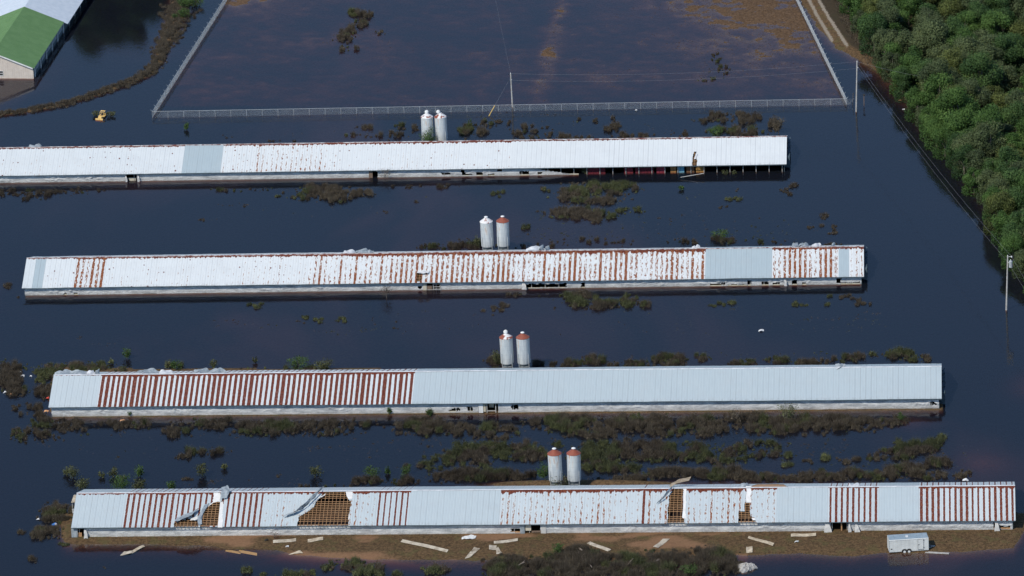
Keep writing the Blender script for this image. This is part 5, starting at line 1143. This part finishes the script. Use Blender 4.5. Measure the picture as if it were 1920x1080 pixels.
# dry grass standing in the paddock and short yard grass
def grass_patch(name, cond, nmax, label, mat, h, w, seed, box):
    r = np.random.default_rng(seed); X = r.uniform(box[0], box[1], nmax); Y = r.uniform(box[2], box[3], nmax); px, py = proj(X, Y)
    k_ = cond(px, py, X, Y, r); X, Y = X[k_], Y[k_]; Z = np.maximum(terrain_h(X, Y), -.04)
    P = np.stack([X, Y, Z-.02], -1); V = blades(P, h, r, w, 1.1); R_ = np.repeat(r.random(len(P)), 4)
    tag(link(name, quadmesh(name, V, R_, mat)), label, "grass", None, "stuff"); print(name, len(P))
def c1(px, py, X, Y, r):
    T_ = terrain_h(X, Y); n = fbm(X*.7+Y*.1, Y*.9, 21, 4)
    return (px > lx(py)+4) & (px < rx(py)-5) & (py < 190) & (T_ > -.20) & (n+np.clip(T_+.1, -.1, .2)*1.2 > .50) & (r.random(len(X)) < .15+3.5*np.clip(T_+.2, 0, 1))
grass_patch("dry_grass", c1, 260000, "tawny dead grass showing above the flooded paddock at the top right", M_STRAW, .13, .045, 3, (-120, 0, 120, 262))
def c2(px, py, X, Y, r):
    T_ = terrain_h(X, Y); b_ = sstep(.50, .60, fbm(X*.10, Y*.28, 41, 4))*((px > 380) & (px < 1400)); e_ = (py > 985) & (px > 95) & (px < 1915)
    return e_ & (T_ > .0) & (r.random(len(X)) > b_*.95) & ~np.array([False]*len(X)) & (Y < np.interp(X, [-138, 15], [-51.24-7.6, -51.24-1.18-7.6]))
M_YARD = leaf_material("yard_grass_blades", [(.070, .042, .020), (.130, .080, .038), (.20, .128, .058), (.14, .118, .044)])
grass_patch("yard_grass", c2, 90000, "short brown grass of the yard before the lowest barn", M_YARD, .10, .035, 4, (-142, 18, -82, -57))

# saplings and bare bushes, each its own thing
def sapling(name, px, py, h, w, mat, label, cat="sapling", n=420, leaf=.13, bare=False, zb=None, seed=0, grp=None):
    r = np.random.default_rng(seed+int(px)); p = at(px, py); z0 = max(gz(p), -.1) if zb is None else zb
    e = empty(name, (p[0], p[1], z0)); tag(e, label, cat, grp)
    m = MB(); m.tube((0, 0, -.3), (0, 0, h*.75), .035+.01*h, .015, 6); Vs = []; Rs = []
    for i in range(9 if not bare else 22):
        a = r.random()*6.28; zz = h*(.15+.65*r.random()); l_ = w*.5*(1.1-zz/h*.5); q = np.array([math.cos(a)*l_, math.sin(a)*l_, zz+l_*.7]); m.tube((0, 0, zz*.8), tuple(q), .02, .008, 4, cap=False)
        k_ = n//(9 if not bare else 40); P = q*(.45+.65*r.random((k_, 1)))+r.normal(size=(k_, 3))*np.array([.14, .14, .14])*w; P[:, 2] = np.clip(P[:, 2], .03, h)
        Vs.append(leafquads(P, None, leaf, r)); Rs.append(np.repeat(np.clip(r.random()*.4+.6*r.random(k_), 0, 1), 4))
    m.obj("trunk", M_BARK, e); link("crown", quadmesh("crown", np.concatenate(Vs), np.concatenate(Rs), mat), None, e)
S_ = [(125, 890, 1.5, .9, M_OLIVE, "slim sapling beside the wide dark one above the lowest barn's left end"), (139, 894, 1.7, 2.2, M_OLIVE, "wide dark sapling in water above the lowest barn's left end"), (191, 895, 1.1, .9, M_OLIVE, "smallest sapling of the row above the lowest barn's left end"), (212, 893, 1.5, 1.4, M_OLIVE, "two-headed sapling second in the row above the lowest barn"), (260, 894, 2.0, 1.4, M_GREEN, "upright sapling mirrored in water, third in the row above the lowest barn"), (379, 894, 2.1, 1.9, M_OLIVE, "tallest broad sapling of the row above the lowest barn"), (422, 879, 1.1, .9, M_OLIVE, "little sapling up and right of the tallest broad one"), (592, 893, 1.8, 1.7, M_OLIVE, "lone dark sapling above the biggest roof hole"),
      (697, 892, 1.5, 2.0, M_GREEN, "low twin-headed green sapling left of the marsh bed"), (727, 889, 1.7, .7, M_GREEN, "thin bright green sapling between twin-headed and leaning ones"), (762, 891, 1.8, 1.5, M_GREEN, "bright leaning sapling at the left tip of the marsh bed"), (238, 672, 1.9, 1.2, M_GREEN, "round green sapling mirrored in water above the striped barn"), (208, 682, 1.1, .8, M_OLIVE, "dark little sapling left of the round green one"), (350, 243, 1.6, .9, M_GREEN, "tiny green sapling below the left part of the front fence"),
      (881, 238, 1.8, .6, M_GREEN, "bright green sapling right of the top barn's silos"), (316, 692, 1.6, 1.1, M_OLIVE, "left of two saplings behind the striped barn's roof"), (330, 694, 1.7, 1.5, M_GREEN, "right of two saplings behind the striped barn's roof"), (401, 690, 1.5, 1.1, M_OLIVE, "sapling rising behind the curled metal of the striped barn"), (478, 680, 1.2, .7, M_OLIVE, "dark sapling alone above the striped roof"), (560, 694, 1.9, 3.0, M_GREEN, "wide green sapling clump behind the striped roof's middle"), (610, 694, 1.6, 2.8, M_OLIVE, "wide olive sapling clump right of the green one"), (1351, 448, 1.4, 2.6, M_GREEN, "bright yellow-green bush behind the rust-spotted barn"), (228, 921, 2.0, 4.2, M_GREEN, "wide bright green bush peeking over the lowest barn's left ridge"), (158, 922, 2.6, 2.0, M_OLIVE, "olive bush at the lowest barn's upper left corner"), (320, 919, 1.9, 1.4, M_GREEN, "small green bush right of the wide bright one"), (262, 921, 2.1, 1.8, M_OLIVE, "dull bush between the wide bright one and the small green one"), (1345, 255, 1.5, 3.0, M_GREEN, "pale green bush behind the right part of the top barn"), (1460, 250, 3.8, 1.9, M_BROWN, "tall brown bush beside the top barn's right ridge"),
      (1022, 905, 3.0, 1.8, M_GREEN, "green bush at the left foot of the lowest silos"), (899, 465, 2.6, 1.4, M_OLIVE, "tall narrow bush left of the rust-spotted barn's silos"), (935, 684, 3.0, 1.8, M_OLIVE, "green-brown bush left of the striped barn's silos"), (348, 16, 2.0, 3.2, M_GREEN, "dark green bush at the top of the dike"), (368, 12, 1.8, 2.6, M_GREEN, "rightmost green bush at the top of the dike"), (346, 34, 1.8, 2.2, M_GREEN, "lower green bush on the dike's right flank"), (328, 38, 1.0, 1.0, M_GREEN, "small bright bush in the middle of the dike"),
      (180, 217, .9, 1.2, M_OLIVE, "leafy twig left of the yellow bulldozer"), (208, 218, .8, 1.6, M_OLIVE, "leafy twig right of the yellow bulldozer"), (730, 776, 1.3, .9, M_GREEN, "small green shoot at the striped barn's wall, left one"), (805, 779, 1.4, 1.1, M_GREEN, "small green shoot at the striped barn's wall, right one"), (1691, 787, 1.3, 1.2, M_GREEN, "bright green bush before the striped barn's right end"), (245, 780, 1.0, .9, M_GREEN, "tiny green shoot at the striped barn's left wall"), (1097, 325, 1.3, 1.0, M_OLIVE, "green shoot at the open wall of the top barn, left one"), (1360, 327, .9, .9, M_OLIVE, "green shoot at the open wall of the top barn, middle one"), (1376, 326, .8, .8, M_OLIVE, "green shoot at the open wall of the top barn, right one"), (1278, 356, .8, .9, M_GREEN, "little green sapling below the blue sheet of the top barn"), (1045, 1040, 1.6, 1.6, M_GREEN, "green bush in the left of the dark brush mound"), (1292, 1078, 1.5, 2.4, M_GREEN, "yellow-green bush at the bottom edge below the brush mound")]
for i, (px, py, h, w, mt, lb) in enumerate(S_): sapling("sapling", px, py, h, w, mt, lb, seed=i, n=int(150+170*w*h), leaf=.10)
sapling("bare_bush", 725, 560, 3.0, 2.0, M_BROWN, "half-bare upright bush standing in water before the rust-spotted barn's wall", "bush", 500, .09, True, seed=51)
sapling("bare_bush", 722, 338, 2.3, 2.4, M_BROWN, "leafless bush against the wall of the top barn", "bush", 420, .07, True, seed=52)
sapling("bare_bush", 1382, 792, 2.6, 1.8, M_BROWN, "taller bush breaking the line of brush before the striped barn", "bush", 600, .10, True, seed=53)
sapling("bare_bush", 1475, 790, 2.8, 3.0, M_OLIVE, "tall leafy bush overlapping the striped barn's wall", "bush", 900, .10, False, seed=54)
sapling("bare_bush", 515, 1014, 1.3, 1.6, mottled("red_twigs", (.16, .04, .03), (.24, .07, .05), 3, .8), "leafless reddish bush beside the black bucket", "bush", 160, .05, True, seed=55)
# sapling growing in front of the first silo
Ys = BARN[1]['Y']+HA+1.0; q = onY(802, 262, Ys)
px_, py_ = proj(q[0], Ys, 0); sapling("sapling", px_, py_, 4.2, 2.6, M_GREEN, "bright green sapling in front of the top barn's left silo", n=1300, leaf=.11, seed=60)
Ys = BARN[4]['Y']+HA+1.2; q = onY(1047, 905, Ys); px_, py_ = proj(q[0], Ys, 0)
sapling("bare_bush", px_, py_, 3.3, 3.0, M_OLIVE, "sparse bush in front of the lowest barn's left silo", "bush", 700, .09, True, seed=61)

# ------------------------------------------------------------------ the wood
def tree_proto(i, h, cr, nleaf, seed):
    r = np.random.default_rng(seed); m = MB(); m.tube((0, 0, -.5), (.15, .1, h*.5), .22, .13, 8); m.tube((.15, .1, h*.5), (.1, -.1, h*.85), .13, .04, 7)
    Vs = []; Rs = []; nl = 11+int(r.integers(0, 6)); cz = h*.60
    for j in range(nl):
        d = r.normal(size=3); d /= np.linalg.norm(d); d[2] = d[2]*.8+.1
        c = np.array([0, 0, cz])+d*np.array([cr*.66, cr*.66, h*.30])*(.75+.35*r.random()); lr = cr*(.30+.20*r.random())
        st = np.array([.1, 0, h*(.2+.3*r.random())]); m.tube(tuple(st), tuple(c), .07, .025, 5, cap=False)
        k_ = int(nleaf/nl); dd = r.normal(size=(k_, 3)); dd /= np.linalg.norm(dd, axis=1)[:, None]
        lump = 1+.22*np.sin(dd[:, 0]*7+j)*np.sin(dd[:, 1]*6+j*2)+.17*r.normal(size=k_)
        P = c+dd*(lr*(.55+.45*r.random(k_)**.4)*lump)[:, None]*np.array([1, 1, .85])
        Vs.append(leafquads(P, dd, .112, r, .65)); b0 = r.random()*.55; Rs.append(np.repeat(np.clip(b0+.5*r.random(k_), 0, 1), 4))
    # a skirt of low growth
    k_ = nleaf//6; a = r.random(k_)*6.28; q = cr*(.5+.5*r.random(k_)**.5); P = np.stack([q*np.cos(a), q*np.sin(a), h*.32*r.random(k_)], -1); Vs.append(leafquads(P, None, .14, r, .6)); Rs.append(np.repeat(.6*r.random(k_), 4))
    return m.mesh("trunk"), np.concatenate(Vs), np.concatenate(Rs)
TP = []
for i in range(6):
    h = [7.2, 8.4, 6.2, 9.2, 7.8, 5.2][i]; cr = [2.9, 3.3, 2.5, 3.6, 3.0, 2.2][i]; t_, V, R_ = tree_proto(i, h, cr, [10000, 12000, 8000, 13500, 10500, 6400][i], 300+i)
    TP.append((t_, [quadmesh("crown", V, R_, mt) for mt in M_TREES], h, cr))
pts = []; rr = random.Random(3)
def xbt(y): return float(np.interp(y, [-220, -60, 0, 50, 90, 120, 150, 180, 215, 250, 285, 320, 350, 380, 410, 450, 490, 520, 700], [1450, 1525, 1574, 1592, 1618, 1640, 1664, 1688, 1706, 1734, 1756, 1786, 1814, 1828, 1858, 1874, 1886, 1915, 2040]))
tries = 0
while tries < 26000 and len(pts) < 290:
    tries += 1; py = rr.uniform(-150, 560); px = rr.uniform(1440, 2010)
    e_ = px-xbt(py)
    if e_ < 6: continue
    p = at(px, py, .3); dmin = 3.3 if e_ < 60 else 4.2
    if all((p[0]-q[0])**2+(p[1]-q[1])**2 > dmin**2 for q in pts): pts.append((p[0], p[1], px, py, e_))
print("trees", len(pts))
CN = ["grey-olive", "dark green", "yellow-olive", "fresh green"]
rown = lambda y: "picture's top edge" if y < 60 else "gravel lane's end" if y < 130 else "tall corner pole" if y < 230 else "top barn" if y < 350 else "rust-spotted barn"
for (x_, y_, px, py, e_) in sorted(pts, key=lambda q: -q[3]):
    i = rr.randrange(6) if e_ > 40 else rr.choice([0, 1, 2, 4, 2, 5]); cn = vn(np.array([x_*.09]), np.array([y_*.07]), 33)[0]
    ci = 0 if cn < .42 else (3 if cn > .66 else (1 if cn > .47 else 2))
    if rr.random() < .42: ci = rr.choice([0, 1, 1, 2, 3, 0])
    if e_ < 30 and rr.random() < .55: ci = 3
    tr_, crowns, h, cr = TP[i]; s = rr.uniform(.85, 1.15)*(.85 if e_ < 25 else 1.0)
    e = empty("broadleaf_tree", (x_, y_, min(.7, max(-.1, float(gz((x_, y_)))))), rr.uniform(0, 6.28)); e.scale = (s*rr.uniform(.92, 1.1), s*rr.uniform(.92, 1.1), s*rr.uniform(.85, 1.1))
    where = "at the water's edge" if e_ < 32 else "inside the wood"
    sz = "low" if h*s < 6.3 else ("tall" if h*s > 8.3 else "middling")
    tag(e, f"{sz} {CN[ci]} tree {where} by the {rown(py)}", "tree", "trees of the wood on the right")
    link("trunk", tr_, M_BARK, e); link("crown", crowns[ci], None, e)
# the trees beyond the paddock corner, seen mirrored in the water at the top left
for j, (px, py, s) in enumerate(((192, -52, 1.55), (156, -46, 1.6), (236, -62, 1.5), (266, -58, 1.35), (215, -110, 1.7), (175, -90, 1.6), (132, -60, 1.4), (285, -95, 1.5), (172, -38, 1.5), (214, -44, 1.5), (248, -40, 1.35))):
    p = at(px, py); tr_, crowns, h, cr = TP[(1, 3, 4, 0, 3, 1, 4, 3, 3, 1, 3)[j]]; e = empty("broadleaf_tree", (p[0], p[1], 0), j*1.3); e.scale = (s, s, s*1.2)
    tag(e, "dark tree beyond the picture's top, seen only mirrored right of the green-roofed building", "tree", "mirrored trees at the top left"); link("trunk", tr_, M_BARK, e); link("crown", crowns[1], None, e)
# litter, leaf fall and brush on the wood's floor
r = np.random.default_rng(9); X = []; Y = []
n_ = 9000; py = r.uniform(-30, 520, n_); off = r.uniform(-14, 30, n_); px = np.array([xbt(v) for v in py])+off
V_ = FWD[None, :]*FPX+RGT[None, :]*(px-960)[:, None]+DWN[None, :]*(py-540)[:, None]; t_ = -CH/V_[:, 2]; P = CAM+V_*t_[:, None]
th = terrain_h(P[:, 0], P[:, 1]); k_ = th > -.05; P = P[k_]; P[:, 2] = th[k_]-.02
V = blades(P, .35, r, .05, .8); tag(link("brush", quadmesh("brush", V, np.repeat(r.random(len(P)), 4), M_BROWN)), "low brown brush along the foot of the wood", "brush", None, "stuff")
